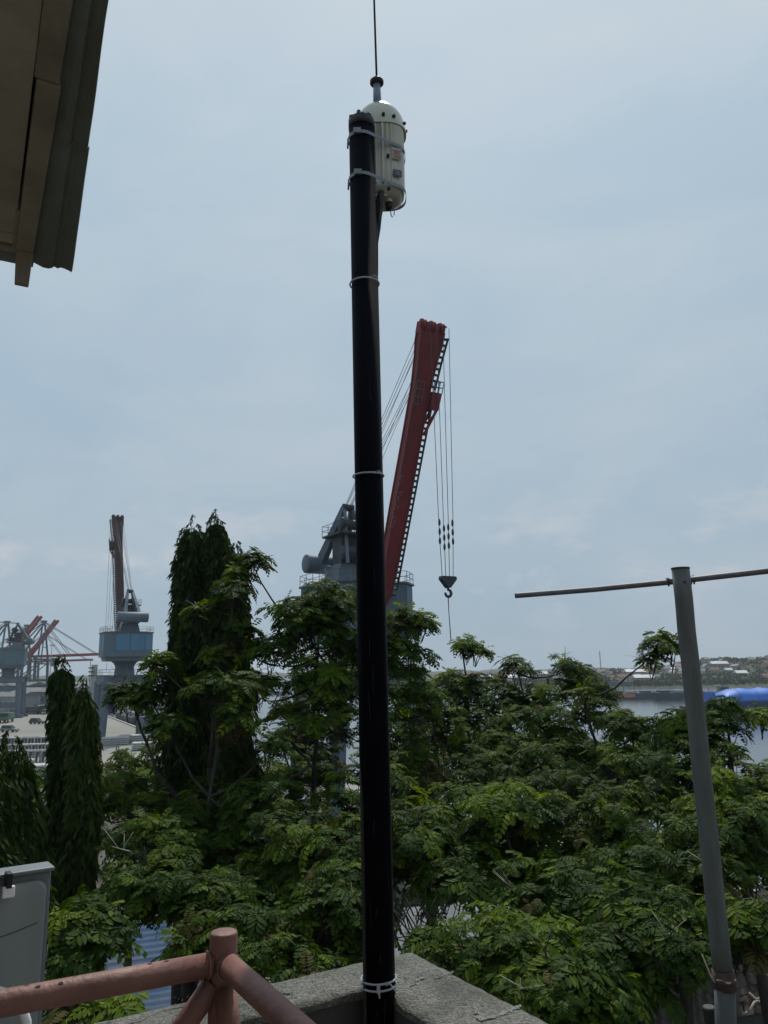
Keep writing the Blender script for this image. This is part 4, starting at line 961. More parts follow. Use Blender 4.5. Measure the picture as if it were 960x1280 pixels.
o_ = len(b.f); b.add(g_, [(i * (nz_ + 1) + j, (i + 1) * (nz_ + 1) + j, (i + 1) * (nz_ + 1) + j + 1, i * (nz_ + 1) + j + 1) for i in range(nx_) for j in range(nz_)]); b.sm.update(range(o_, len(b.f)))
def bulge(x, z):
    f_ = math.acos(1 - 2 * max(0, min(1, (x - xa) / (xb - xa)))) / math.pi; f2 = (x - xa) / (xb - xa); h2 = (z - z0) / (z1 - z0); return .015 + .048 * math.sin(math.pi * f2) ** .8 * math.sin(math.pi * h2) ** .35
b.build('door', m_cab, cbn)
b = MB(); kbox(b, -.004, .954, -Dp - .004, .016, CZ - .004, CZ + .006); bevel(b.build('lid', m_cabf, cbn), .004)
c = k1 - kd * .096 + kn * .018
b = MB(); kbox(b, .092, .120, .034, .046, CZ - .044, CZ - .018); bevel(b.build('clip_plate', m_white, cbn), .003)
b = MB(); kbox(b, .100, .113, .012, .049, CZ - .022, CZ + .012); bevel(b.build('clip', m_blackm, cbn), .002)
# hairline gouge across the door
b = MB(); g0 = [(.03, CZ - .118), (.08, CZ - .128), (.13, CZ - .135), (.145, CZ - .133), (.2, CZ - .142), (.4, CZ - .165)]
g0 = [(g0[i][0] + (g0[i + 1][0] - g0[i][0]) * t_ / 6, g0[i][1] + (g0[i + 1][1] - g0[i][1]) * t_ / 6) for i in range(len(g0) - 1) for t_ in range(6)]
b.tube([k1 - kd * x + kn * bulge(x, z) + Vector((0, 0, z - k1.z)) for x, z in g0], .0011, 5); b.build('scratch', m_blackm, cbn)
for x, z0_, z1_ in ((.075, CZ - .30, CZ - .24), (.085, CZ - .27, CZ - .25), (.12, CZ - .45, CZ - .41)):
    b = MB(); b.tube([k1 - kd * x + kn * bulge(x, z0_) + Vector((0, 0, z0_ - k1.z)), k1 - kd * (x + .004) + kn * bulge(x + .004, z1_) + Vector((0, 0, z1_ - k1.z))], .0009, 4); b.build('scratch', m_slab, cbn)
# white pipe elbow
pw = thing('white_pipe', 'white plastic pipe bend at the bottom left below the handrail', 'pipe')
b = MB(); cc = at(-17, 1294, 1.95); pts_ = []
for k in range(13):
    a = R(150 - k * 17); pts_.append(cc + Vector((math.cos(a) * .088, .01 * math.cos(a), math.sin(a) * .092)))
b.tube(pts_ + [Vector((pts_[-1].x, pts_[-1].y, FL))], .0105, 14); b.build('bend', m_white, pw)

# ================================================================ BLACK ANTENNA POLE + TUNER
PX = Vector((-.045, 3.06, 0)); lean = Vector((-.0085, .004, 0))
def pole_at(z): return Vector((PX.x, PX.y, 0)) + lean * (z - 14.8) + Vector((0, 0, z))
ap = thing('antenna_pole', 'tall black plastic covered pole standing in the parapet corner', 'pole')
zt = at(452, 152, 3.06).z
b = MB(); b.tube([pole_at(FL), pole_at(zt)], .0565, 40); pp = b.build('pole', m_black, ap)
b = MB(); b.tube([pole_at(zt - .03), pole_at(zt + .012)], .059, 20)
rq = random.Random(3)
for k in range(16):
    a = k / 16 * 6.283; q = pole_at(zt + .008) + Vector((math.cos(a), math.sin(a), 0)) * .042; b.tube([q + Vector((0, 0, -.03)), q + Vector((rq.uniform(-.012, .012), rq.uniform(-.012, .012), rq.uniform(.005, .03)))], [.016, .009], 6)
b.build('tape_wrap', m_blackm, ap)
b = MB(); b.tube([pole_at(FL) + Vector((-.052, -.036, 0))] + [pole_at(z) + Vector((-.050 + .003 * math.sin(z * 3), -.034, 0)) for z in (14.6, 14.9, 15.2, 15.5)] + [pole_at(16.0) + Vector((-.045, .03, 0))], .0075, 8); b.build('cable', m_blackm, ap)
b = MB(); b.tube([pole_at(z) + Vector((.052, .026 + .002 * math.sin(z * 5), 0)) for z in (FL, 14.8, 15.3, 15.8, 16.4, 17, 17.6, 17.9)], .0085, 8); b.build('cable', m_blackm, ap)
def tie(py, tilt=0, dbl=1, knot=False):
    z = at(455, py, 3.0).z
    for k in range(dbl):
        b = MB(); c = pole_at(z - k * .022); pts_ = [c + Vector((math.cos(a) * .0635, math.sin(a) * .0625, tilt * math.cos(a))) for a in [R(i * 12) for i in range(31)]]
        b.tube(pts_, .0036, 6); b.build('cable_tie', m_tie, ap)
    b = MB(); c = pole_at(z) + Vector((.03, -.056, 0)); b.box(c, (.010, .008, .009)); b.tube([c, c + Vector((.012, -.014, .004)), c + Vector((.03, -.012, -.008 if dbl == 1 else -.02))], [.0026, .0024, .0018], 5); b.build('tie_tail', m_tie, ap)
    if knot:
        b = MB(); c = pole_at(z - .012) + Vector((.0, -.066, 0)); b.box(c, (.012, .009, .03)); b.tube([c, c + Vector((.004, -.008, -.028))], .003, 6); bevel(b.build('tie_lock', m_tie, ap), .002)
rq = random.Random(12)
for k in range(26):
    z = rq.uniform(14.6, 18.2); a0 = rq.uniform(-2.6, -.5); c = pole_at(z); b = MB(); ln = rq.uniform(.02, .14); da = rq.uniform(-.15, .15)
    P = [c + Vector((math.cos(a0 + da * q) * .0566, math.sin(a0 + da * q) * .0566, ln * q)) for q in (0, .5, 1)]
    b.tube(P, [.0004, .0009, .0004], 4); b.build('scuff', mat('scuffed_plastic', (.022, .022, .025), .8), ap)
tie(345, .0015); tie(590, .001); tie(1231, .002, 2, True)
# tuner unit
tu = thing('antenna_tuner', 'cream domed antenna tuner strapped near the top of the black pole', 'antenna tuner')
TY = 3.20; ctr = at(475.5, 210, TY); zb = at(476, 246, TY).z; zd = at(476, 168, TY).z; ztop = at(476, 131, TY).z
cx, cy = ctr.x + lean.x * 0, TY
RX, RY = .121, .10
def sect(z, s_, sq=3.0, n=48):
    r_ = []
    for k in range(n):
        a = 2 * math.pi * k / n; ca, sa = math.cos(a), math.sin(a); q = (abs(ca) ** sq + abs(sa) ** sq) ** (-1 / sq); r_.append(Vector((cx + ca * q * RX * s_, cy + sa * q * RY * s_, z)))
    return r_
prof = [(zb - .035, .0, 2.4), (zb - .035, .62, 2.4), (zb - .022, .80, 2.6), (zb, .90, 2.8), (zb + .03, .93, 3), (zd - .012, .93, 3), (zd - .008, 1.0, 2.4), (zd + .012, 1.0, 2.2)]
for k in range(1, 10):
    a = R(k * 10); prof.append((zd + .012 + (ztop - zd - .012) * math.sin(a), max(math.cos(a), .0) * .99, 2.0))
prof.append((ztop, .0, 2))
b = MB(); n = 48; vs = []
for z, s_, sq in prof: vs += sect(z, s_, sq, n)
b.add(vs, [(i * n + k, i * n + (k + 1) % n, (i + 1) * n + (k + 1) % n, (i + 1) * n + k) for i in range(len(prof) - 1) for k in range(n)]); b.sm = set(range(len(b.f))); b.build('housing', m_ivory, tu)
# vertical flange pairs and grooves facing the camera
for fx, wd_, pr_ in ((.012, .010, .010), (.033, .008, .008), (-.02, .006, .007), (.052, .005, .006)):
    b = MB(); yf = cy - RY * .93 + (0.003 if fx < .03 else .006); b.box((cx + fx, yf - pr_ / 2 + .004, (zb + zd) / 2 - .004), (wd_, pr_ + .012, zd - zb - .02)); bevel(b.build('rib', m_ivory, tu), .002)
def bolt(p, d, r_=.0075):
    b = MB(); X = d.to_track_quat('Z', 'Y').to_matrix(); b.lathe([(0, .012), (r_ * .8, .012), (r_, .008), (r_, -.004), (0, -.004)], p, 12, X); b.build('bolt', m_blackm, tu)
dF = Vector((.1, -1, -.1)).normalized()
for px, py in ((485, 195), (486, 236)): p = at(px, py, cy - RY - .004); bolt(p, dF)
for a in (-112, -82, -58, -22, 8):
    d = Vector((math.cos(R(a)), math.sin(R(a)), .15)).normalized(); bolt(Vector((cx, cy, zd + .026)) + Vector((math.cos(R(a)) * RX * .99, math.sin(R(a)) * RY * .99, 0)), d, .008)
b = MB()
for z, n_ in ((zd - .002, 1),):
    vs = sect(z - .010, 1.03, 2.5) + sect(z + .008, 1.03, 2.3) ; inn = sect(z + .008, .9, 2.3) + sect(z - .010, .9, 2.5)
    b.add(vs + inn, [(k, (k + 1) % 48, 48 + (k + 1) % 48, 48 + k) for k in range(48)] + [(48 + k, 48 + (k + 1) % 48, 96 + (k + 1) % 48, 96 + k) for k in range(48)] + [(144 + k, 144 + (k + 1) % 48, (k + 1) % 48, k) for k in range(48)])
b.build('rim', m_ivory, tu)
# side lugs at the right
for py, s_ in ((194, .03), (219, .03), (246, .012)):
    p = at(503.5, py, cy); b = MB(); b.box(p + Vector((-.002, -.02, 0)), (.012, .03, s_)); bevel(b.build('lug', m_ivory, tu), .003)
# labels on the right-front
def on_face(px, py): return at(px, py, cy - RY * .86 - .006)
lx = Matrix.Rotation(R(20), 3, 'Z')
la = on_face(496, 192); b = MB(); b.box(la, (.046, .0016, .058), lx); b.build('label', m_lab, tu)
me = textmesh('JRC', .019, 'lettering'); me.materials.append(m_red); o = link('lettering', me, tu, la + lx @ Vector((0, -.0022, .002))); o.rotation_euler = (R(90), 0, R(20))
b = MB()
for z_ in (.0135, -.011): b.box(la + lx @ Vector((0, -.0016, z_)), (.042, .001, .0022), lx)
for z_ in (-.018, -.023): b.box(la + lx @ Vector((0, -.0016, z_)), (.034, .001, .0012), lx)
b.build('label_print', m_red, tu)
lb = on_face(497, 216.5); b = MB(); b.box(lb, (.040, .0018, .034), lx); b.build('label', m_labb, tu)
b = MB()
for k, z_ in enumerate((.009, .003, -.003, -.009)): b.box(lb + lx @ Vector((.003 * (k % 2), -.0018, z_)), (.026 - .004 * (k % 2), .001, .0022), lx)
b.build('label_print', m_lab, tu)
# yellow reflective inspection tag on dome
p = at(483, 139, cy - .055); b = MB(); b.box(p, (.022, .0015, .012), Matrix.Rotation(R(25), 3, 'Y') @ Matrix.Rotation(R(-45), 3, 'X')); b.build('tag', mat('yellow_tag', (.6, .6, .3), .4), tu)
# straps round pole and tuner
def strap(py, nm='strap'):
    z = at(470, py, 3.0).z; zc = pole_at(z); cand = []
    for a in range(0, 360, 6):
        cand.append((zc.x + math.cos(R(a)) * .0605, zc.y + math.sin(R(a)) * .0605))
        ca, sa = math.cos(R(a)), math.sin(R(a)); q = (abs(ca) ** 3 + abs(sa) ** 3) ** (-1 / 3); cand.append((cx + ca * q * RX * .955, cy + sa * q * RY * .97))
    cand = sorted(set(cand)); lo = []; hi = []
    for lst, seq in ((lo, cand), (hi, cand[::-1])):
        for p in seq:
            while len(lst) > 1 and (lst[-1][0] - lst[-2][0]) * (p[1] - lst[-2][1]) - (lst[-1][1] - lst[-2][1]) * (p[0] - lst[-2][0]) <= 0: lst.pop()
            lst.append(p)
    pts_ = [Vector((p[0], p[1], z)) for p in lo[:-1] + hi[:-1]]
    b = MB(); n = len(pts_); h_ = .008; vs = []; cen = sum(pts_, Vector()) / n
    for p in pts_:
        o_ = (p - cen).normalized() * .002; vs += [p + Vector((0, 0, h_)), p - Vector((0, 0, h_)), p + o_ - Vector((0, 0, h_)), p + o_ + Vector((0, 0, h_))]
    b.add(vs, [(i * 4 + k, i * 4 + (k + 1) % 4, ((i + 1) % n) * 4 + (k + 1) % 4, ((i + 1) % n) * 4 + k) for i in range(n) for k in range(4)]); b.build(nm, m_band, tu)
    b = MB(); b.box(Vector((zc.x - .018, zc.y - .066, z)), (.034, .012, .026)); bevel(b.build('strap_buckle', m_band, tu), .002)
    b = MB(); b.tube([Vector((zc.x - .06, zc.y - .03, z - .012)), Vector((zc.x - .063, zc.y - .01, z - .05))], .004, 6); b.build('strap_tail', m_band, tu)
strap(161); strap(213)
b = MB(); b.tube([pole_at(z_) + Vector((.060 + w_, .035, 0)) for z_, w_ in ((zb - .035, .024), (zb - .06, .019), (zb - .11, .020), (zb - .16, .012), (zb - .22, .008), (zb - .30, -.004))], [.013, .016, .013, .012, .009, .007], 10); b.build('taped_cable', m_blackm, tu)
# foot plate (rounded pale underside) and cable glands
b = MB(); b.tube([Vector((cx + .035, cy - .03, zb - .03)), Vector((cx + .035, cy - .03, zb - .055))], .018, 16); b.build('gland_seat', m_ivory, tu)
b = MB(); b.tube([Vector((cx + .037, cy - .03, zb - .055)), Vector((cx + .037, cy - .03, zb - .085))], [.019, .016], 16); b.tube([Vector((cx + .0, cy - .03, zb - .03)), Vector((cx, cy - .03, zb - .055))], .009, 10); b.build('cable_gland', m_blackm, tu)
b = MB(); c = Vector((cx + .052, cy - .035, zb - .105)); b.tube([c + Vector((math.cos(R(a)) * .008, 0, math.sin(R(a)) * .022)) for a in range(-40, 300, 20)], .0025, 6); b.build('shackle', m_band, tu)
b = MB()
for q in (-.02, .02): b.box((cx - .0 + q, cy - .01, zb - .037), (.02, .12, .012))
b.build('foot_bracket', m_ivory, tu)
b = MB(); b.tube([Vector((cx - .02, cy - .02, zb - .03)), Vector((cx - .022, cy - .06, zb - .09)), Vector((cx - .026, cy - .085, zb - .17)), pole_at(zb - .26) + Vector((.055, .02, 0)), pole_at(zb - .45) + Vector((.052, .03, 0))], [.015, .013, .013, .010, .009], 10); b.build('feeder_cable', m_blackm, tu)
# insulator stub and whip
wa = thing('whip_antenna', 'thin black whip antenna with dark disc collar rising from the cream tuner', 'antenna')
st0 = Vector((cx - .01, cy, ztop - .004)); sc_ = at(471, 104, TY); z1_ = sc_.z
b = MB(); b.tube([st0, Vector((sc_.x, cy, z1_))], [.0195, .0175], 20); b.build('insulator', m_stub, wa)
b = MB(); b.lathe([(0, -.012), (.026, -.014), (.033, -.006), (.033, .006), (.024, .016), (.010, .020), (0, .021)], (sc_.x, cy, z1_ + .004), 24); b.build('collar', m_blackm, wa)
e1 = at(467.5, -5, TY); e1 = e1 + (e1 - Vector((sc_.x, cy, z1_))) * 5
b = MB(); b.tube([Vector((sc_.x, cy, z1_)), e1], [.0052, .0030], 8); b.build('whip', m_blackm, wa)

# ================================================================ LEANING GALVANISED POLE with cross bar
gp = thing('galvanised_pole', 'grey galvanised steel pole standing outside the parapet on the right', 'pole')
q1 = at(850.5, 711, 4.05); q2 = at(904.5, 1225, 4.05); q3 = at(908, 1300, 4.04); q0 = q3 + (q3 - q2) * 2 ; dwn = (q2 - q1).normalized(); q0 = Vector((q3.x + .1, q3.y - .02, LAND))
b = MB(); n = 12; b.tube([q1.lerp(q2, i / n) + Vector((.004 * noise.noise(Vector((i * .7, 0, 0))), 0, 0)) for i in range(n + 1)], .0455, 28); gpp = b.build('upper_tube', m_galv, gp)
b = MB(); b.tube([q2 + Vector((.004, 0, .01)), q3, q3 + (q3 - q2).normalized() * 11.5], .0475, 28); b.build('lower_tube', mat('galvanised_darker', (.055, .065, .07), .75, metal=.1, scale=9, col2=(.09, .10, .10), bump=.15, bscale=50, dirt=.6, dirtcol=(.05, .038, .03)), gp)
b = MB(); b.tube([q2 + Vector((0, 0, .045)), q2 + Vector((.003, 0, -.04))], .051, 24); b.tube([q2 + Vector((0, 0, .012)), q2 - Vector((0, 0, .012))], .055, 24); b.build('joint_sleeve', m_rust, gp)
b = MB(); b.tube([q1 + Vector((0, 0, -.002)), q1 + Vector((0, 0, .006))], .0475, 28); b.build('cap', m_rust, gp)
b = MB(); b.tube([q2 + Vector((-.05, -.02, .0)), q2 + Vector((-.07, -.03, .03)), q2 + Vector((-.10, -.02, .12))], [.006, .004, .002], 5); b.tube([q2 + Vector((-.045, -.03, .012)), q2 + Vector((.0, -.057, .006)), q2 + Vector((.045, -.03, .01))], .005, 5); b.build('tie_wire', m_stick, gp)
cb2 = thing('cross_bar', 'thin steel bar lashed crosswise near the top of the galvanised pole', 'bar')
c1 = at(645, 744.5, 4.45); c2 = at(842, 727, 4.12); c3 = c2 + (at(960, 713.5, 3.78) - c2) * 2.2
b = MB(); b.tube([c1, c1.lerp(c2, .5) - Vector((0, 0, .004)), c2, c2.lerp(c3, .5), c3], .0155, 14, cap=False)
b.build('bar', m_bar, cb2)
b = MB(); dd = (c2 - c1).normalized(); b.tube([c1, c1 - dd * .004], [.0157, .0157], 14); b.build('open_end', m_blackm, cb2)
b = MB()
for s_ in (-.062, .052, .066):
    c = c2 + dd * (s_ + .035)
    u_ = dd.cross(Vector((0, 0, 1))).normalized(); v_ = dd.cross(u_)
    b.tube([c + (u_ * math.cos(R(a)) + v_ * math.sin(R(a))) * .020 for a in range(0, 361, 30)], .005, 6)
b.tube([c2 + Vector((-.05, -.03, .012)), q1 + Vector((0, -.052, -.075)), c2 + Vector((.07, -.04, .02))], .0045, 6)
b.build('wire_lashing', m_rust, cb2)

# corrugated hose by the pole foot
hz_ = thing('corrugated_hose', 'black corrugated hose rising beside the foot of the galvanised pole', 'hose')
b = MB(); h0 = at(886, 1258, 4.3); pts_ = []; rs = []
for k in range(90):
    pts_.append(h0 + Vector((.0 + .02 * math.sin(k * .03), 0, -.012 * k))); rs.append(.028 + .006 * (k % 2))
b.tube(pts_, rs, 14); b.build('hose', m_blackm, hz_)

# ================================================================ LOW BUILDINGS UNDER THE TREES
def sheet_roof(label, pa, pb, pc, rib, m_, wallm, drop=2.6, name='shed'):
    # pa, pb along ridge/eave, pc down slope; corrugated real geometry, sheets as parts
    t = thing(name, label, 'shed'); e1_ = pb - pa; e2_ = pc - pa; n_ = e1_.cross(e2_).normalized(); n_ = n_ if n_.z > 0 else -n_
    L1 = e1_.length; nsheet = max(1, round(L1 / .9)); u_ = e1_ / L1
    for s_ in range(nsheet):
        b = MB(); k = 24; vs = []
        for i in range(k + 1):
            x = (s_ + i / k * 1.02) * L1 / nsheet; h_ = n_ * (.018 * math.cos(x / rib * 2 * math.pi) + .004 * (s_ % 2))
            vs += [pa + u_ * x + h_, pa + u_ * x + e2_ + h_]
        b.add(vs, [(i * 2, i * 2 + 2, i * 2 + 3, i * 2 + 1) for i in range(k)]); b.build('roof_sheet', m_, t)
    b = MB(); z0 = LAND; q = [pa, pb, pb + e2_, pa + e2_]; q = [p - n_ * .05 for p in q]; b.hexa([Vector((p.x, p.y, z0)) for p in q] + q); b.build('wall', wallm, t)
    return t
z_ = 6.0
sheet_roof('shed with blue corrugated metal roof below the handrail', az(118, 1232, z_), az(150, 1160, z_ + .9), az(200, 1220, z_), .34, m_roofb, m_plast)
z_ = 5.6
sheet_roof('lower shed with pale blue-grey roof sheets partly under branches', az(120, 1300, z_), az(150, 1240, z_ + .5), az(215, 1285, z_), .34, m_roofb, m_plast)
z_ = 5.2
sheet_roof('shed with grey brown sheet roof between dark tree trunks at left', az(118, 1160, z_), az(162, 1146, z_), az(140, 1122, z_ + .6), .2, m_roofg, m_plast)
sheet_roof('shed with grey roof glimpsed just behind the parapet corner', az(488, 1200, 5.2), az(640, 1180, 5.2), az(505, 1135, 5.8), .25, m_roofg, m_plast)
# tiled roof lower right
def tiled_roof():
    t = thing('tiled_house', 'old brown clay tiled roof at the lower right with broken sticks on it', 'house')
    pa = az(800, 1300, 9.3); pb = az(1120, 1230, 9.3); pc = az(890, 1120, 10.9)
    e1_ = pb - pa; L1 = e1_.length; u_ = e1_ / L1; e2_ = pc - pa; e2_ -= u_ * e2_.dot(u_) * .6; L2 = e2_.length; v_ = e2_ / L2; n_ = u_.cross(v_).normalized(); n_ = n_ if n_.z > 0 else -n_
    tw, tl = .225, .30; b = MB()
    prof = [(0, 0), (.06, .022), (.12, .006), (.17, -.006), (.225, .0)]
    vs = []
    for (x, h_) in prof: vs += [u_ * x + n_ * h_, u_ * x + v_ * (tl + .04) + n_ * (h_ - .018)]
    vs += [v2 - n_ * .016 for v2 in vs[0::2]]
    k = len(prof); fs = [(i * 2, i * 2 + 2, i * 2 + 3, i * 2 + 1) for i in range(k - 1)] + [(2 * k + i, 2 * k + i + 1, i * 2 + 2, i * 2) for i in range(k - 1)]
    b.add(vs, fs); me = b.mesh('tile', m_tile); cnt = 0; rest = MB(); rq = random.Random(5)
    allp = []
    for j in range(int(L2 / tl)):
        for i in range(int(L1 / tw)): allp.append((j, i))
    near = sorted(allp, key=lambda q_: (pa + u_ * q_[1] * tw + v_ * q_[0] * tl - az(935, 1250, 9.6)).length)
    for (j, i) in near:
        p = pa + u_ * (i * tw) + v_ * (j * tl) + n_ * (.016 + rq.uniform(-.008, .012))
        if cnt < 290:
            o = link('tile', me, t, p); o.rotation_euler = (rq.uniform(-.02, .02), rq.uniform(-.03, .03), rq.uniform(-.03, .03)); cnt += 1
        else: rest.add([v2 + p for v2 in [Vector(x) for x in vs]], fs)
    r_ = rest.build('tiles', m_tile, t); r_['kind'] = 'stuff'
    b = MB(); q = [pa, pa + u_ * L1, pa + u_ * L1 + e2_, pa + e2_]; b.hexa([Vector((p.x, p.y, LAND)) for p in q] + [p - n_ * .05 for p in q]); b.build('wall', m_concwall, t)
    def on(px, py):  # point on roof plane seen at a pixel
        d = ray(px, py); o_ = Vector((0, 0, CAMZ)); return o_ + d * ((pa + n_ * .06 - o_).dot(n_) / d.dot(n_))
    return on
on = tiled_roof()
for k, (pts2, r_, lab) in enumerate(((((936, 1243), (945, 1251), (951, 1250), (958, 1238)), .030, 'forked bleached branch lying on the tiled roof, upper piece'), (((937, 1266), (943, 1255), (947, 1253), (957, 1257)), .026, 'forked bleached branch lying on the tiled roof, lower piece'), (((928, 1270), (934, 1267)), .018, 'small stub of bleached wood on the tiled roof'), (((925, 1248), (945, 1240), (952, 1239)), .012, 'thin grey stick lying on the tiled roof'))):
    b = MB(); P = [on(*q) + Vector((0, 0, .03)) for q in pts2]; b.tube(P, [r_ * (1 - .12 * i) for i in range(len(P))], 8); o = b.build('fallen_branch', m_stick if k != 3 else m_bark); tag(o, lab, 'branch')

# ================================================================ TREES
def frond(b, org, azm, L_, lift, droop, W, npn, rr, mi=0, cut=1.0):
    ca, sa = math.cos(azm), math.sin(azm); out_ = Vector((ca, sa, 0)); sd_ = Vector((-sa, ca, 0)); up = Vector((0, 0, 1)); b.mi = mi
    def P(t): return org + out_ * (L_ * (t - .12 * t * t)) + up * (L_ * (lift * t - droop * t * t))
    for i in range(npn):
        t = .12 + .88 * i / (npn - 1); p = P(t); tan = (P(min(1, t + .05)) - P(t - .05)).normalized()
        wl = W * math.sin(math.pi * (t * .82 + .14)) ** .7; hw = L_ * .88 / (npn - 1) * .42
        for s_ in (-1, 1):
            d = (sd_ * s_ * .9 + tan * .5 + up * rr.uniform(-.38, .05)).normalized(); nrm = d.cross(tan).normalized(); sw = nrm.cross(d).normalized() * hw
            b.add([p, p + d * wl * .35 + sw, p + d * wl * .75 + sw * .85 - up * wl * .04, p + d * wl - up * wl * .12, p + d * wl * .75 - sw * .85 - up * wl * .04, p + d * wl * .35 - sw], [(0, 1, 2, 3), (0, 3, 4, 5)])
def spray_mesh(seed, nf, L_, npn=8, m_=None, stalk=.45, bare=0):
    rr = random.Random(seed); b = MB()
    for k in range(nf):
        a = 2 * math.pi * k / nf + rr.uniform(-.3, .3); ll = L_ * rr.uniform(.7, 1.1); org = Vector((0, 0, rr.uniform(-.10, .04)))
        frond(b, org, a, ll, rr.uniform(.1, .6), rr.uniform(.35, .8), ll * rr.uniform(.30, .42), npn, rr)
    frond(b, Vector((0, 0, 0)), rr.uniform(0, 6), L_ * .5, 1.3, .6, L_ * .18, npn - 2, rr)
    b.mi = 1; b.tube([(0, 0, -stalk), (.01, 0, -stalk * .5), (0, 0, .01)], [.012, .009, .006], 4, cap=False)
    return b.mesh('leaf_spray', [m_ or m_leaf, m_bark])
SPR = [spray_mesh(i, 8 + i % 4, .40 + .03 * (i % 3), npn=7) for i in range(5)]
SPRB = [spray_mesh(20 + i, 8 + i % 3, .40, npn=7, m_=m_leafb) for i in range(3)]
SPRY = [spray_mesh(40, 8, .38, m_=m_leafo)]
def weep_mesh(seed, m_=None, n=26, L_=.95):
    rr = random.Random(seed); b = MB(); pts_ = []
    for k in range(7): t = k / 6; pts_.append(Vector((.26 * (t ** .6) * (1 - .25 * t), 0, .10 * math.sin(t * 2.4) - L_ * t ** 1.7)))
    b.mi = 1; b.tube(pts_, [.012, .010, .008, .006, .005, .004, .003], 4, cap=False); b.mi = 0
    for k in range(n):
        t = rr.uniform(.05, 1) * 5.99; i = int(t); p = pts_[i].lerp(pts_[i + 1], t - i); ll = rr.uniform(.14, .23); w_ = ll * .15
        d = Vector((rr.gauss(.25, .45), rr.gauss(0, .55), -1)).normalized(); s_ = d.orthogonal().normalized(); s_ = Matrix.Rotation(rr.uniform(0, 3.1), 3, d) @ s_
        b.add([p, p + d * ll * .4 + s_ * w_, p + d * ll, p + d * ll * .4 - s_ * w_], [(0, 1, 2, 3)])
    return b.mesh('drooping_spray', [m_ or m_leafd, m_bark])
WP = [weep_mesh(60 + i) for i in range(4)]; WPY = weep_mesh(90, m_leafo); WPB = [weep_mesh(70 + i, m_leaf, 30, .7) for i in range(2)]

def limb_path(a, c, sag=.12, seed=0, n=5):
    rr = random.Random(seed); pts_ = []; L_ = (c - a).length
    for i in range(n + 1):
        t = i / n; p = a.lerp(c, t); p = p + Vector((rr.uniform(-1, 1), rr.uniform(-1, 1), 0)) * L_ * .035 * math.sin(t * math.pi) - Vector((0, 0, 1)) * L_ * sag * math.sin(t * math.pi)
        pts_.append(p)
    return pts_
TREES = 0
def broad_tree(name, label, base, crotch, clumps, seed, group, flat=.55, dens=1.0, yel=.04, trunk_r=.11):
    global TREES
    rr = random.Random(seed); t = thing(name, label, 'tree', base, 0, group); inv = -Vector(base)
    b = MB(); mid = Vector(base).lerp(crotch, .5) + Vector((rr.uniform(-.3, .3), rr.uniform(-.3, .3), 0)); b.tube([Vector((0, 0, -.2)), mid + inv, crotch + inv], [trunk_r * 1.3, trunk_r, trunk_r * .7], 10); b.build('trunk', m_bark, t)
    tw = MB(); cnt = 0; extra = MB(); bigs = []
    for ci, (c, r_, n_) in enumerate(clumps):
        lb_ = c - Vector((0, 0, r_ * .5))
        src = crotch
        if bigs:
            best = min(bigs, key=lambda q: (q - c).length + (0 if q.z < c.z + .3 else 9))
            if (best - c).length < (crotch - c).length * .7 and best.z < c.z + .3: src = best
        b = MB(); pth = limb_path(src, lb_, .10, seed * 31 + ci); r0 = .055 if src is crotch else .03; b.tube([p + inv for p in pth], [r0 * (1 - .13 * i) for i in range(len(pth))], 6); b.build('limb', m_bark, t)
        bigs.append(pth[3]); bigs.append(lb_)
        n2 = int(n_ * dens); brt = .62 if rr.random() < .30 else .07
        for k in range(n2 if cnt < 294 else 0):
            while True:
                d = Vector((rr.uniform(-1, 1), rr.uniform(-1, 1), rr.uniform(-.55, 1)))
                if .35 < d.length < 1: break
            p = c + Vector((d.x * r_, d.y * r_, d.z * r_ * flat)); ti = Vector((d.x * .55, d.y * .55, 1)).normalized()
            s_ = rr.uniform(.42, 1.22)
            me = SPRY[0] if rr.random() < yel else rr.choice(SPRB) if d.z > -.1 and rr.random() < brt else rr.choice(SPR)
            if cnt < 295:
                o = link('leaf_spray', me, t, p + inv); q = ti.to_track_quat('Z', 'Y'); o.rotation_mode = 'QUATERNION'; o.rotation_quaternion = q @ Matrix.Rotation(rr.uniform(0, 6.28), 4, 'Z').to_quaternion(); o.scale = (s_, s_, s_)
            cnt += 1
            e_ = p - ti * .4 * s_; tw.tube([x + inv for x in (lb_.lerp(c, .4), lb_.lerp(e_, .55) + Vector((0, 0, -.03)), e_)], [.011, .008, .005], 3, cap=False, smooth=False)
    for k in range(6):
        c, r_, _n = rr.choice(clumps); p = c - Vector((0, 0, r_ * .3)); d = Vector((rr.uniform(-1, 1), rr.uniform(-1, .2), rr.uniform(.1, 1))).normalized(); b = MB()
        e_ = p + d * r_ * rr.uniform(1.1, 1.45); m2_ = p.lerp(e_, .5) + Vector((rr.uniform(-.1, .1), 0, rr.uniform(-.1, .1)))
        b.tube([q + inv for q in (p, m2_, e_)], [.016, .011, .004], 5)
        for j in range(3): q0_ = m2_.lerp(e_, rr.uniform(.05, .7)); b.tube([q0_ + inv, q0_ + inv + Vector((rr.uniform(-.3, .3), rr.uniform(-.2, .2), rr.uniform(.0, .3)))], [.006, .002], 4)
        b.build('bare_branch', m_stick if k < 1 else m_bark, t)
    o = tw.build('twigs', m_bark, t); o['kind'] = 'stuff'
    TREES += cnt
    return t
def cl(px, py, Y, rpx, n): return (at(px, py, Y), rpx * Y / 960, n)
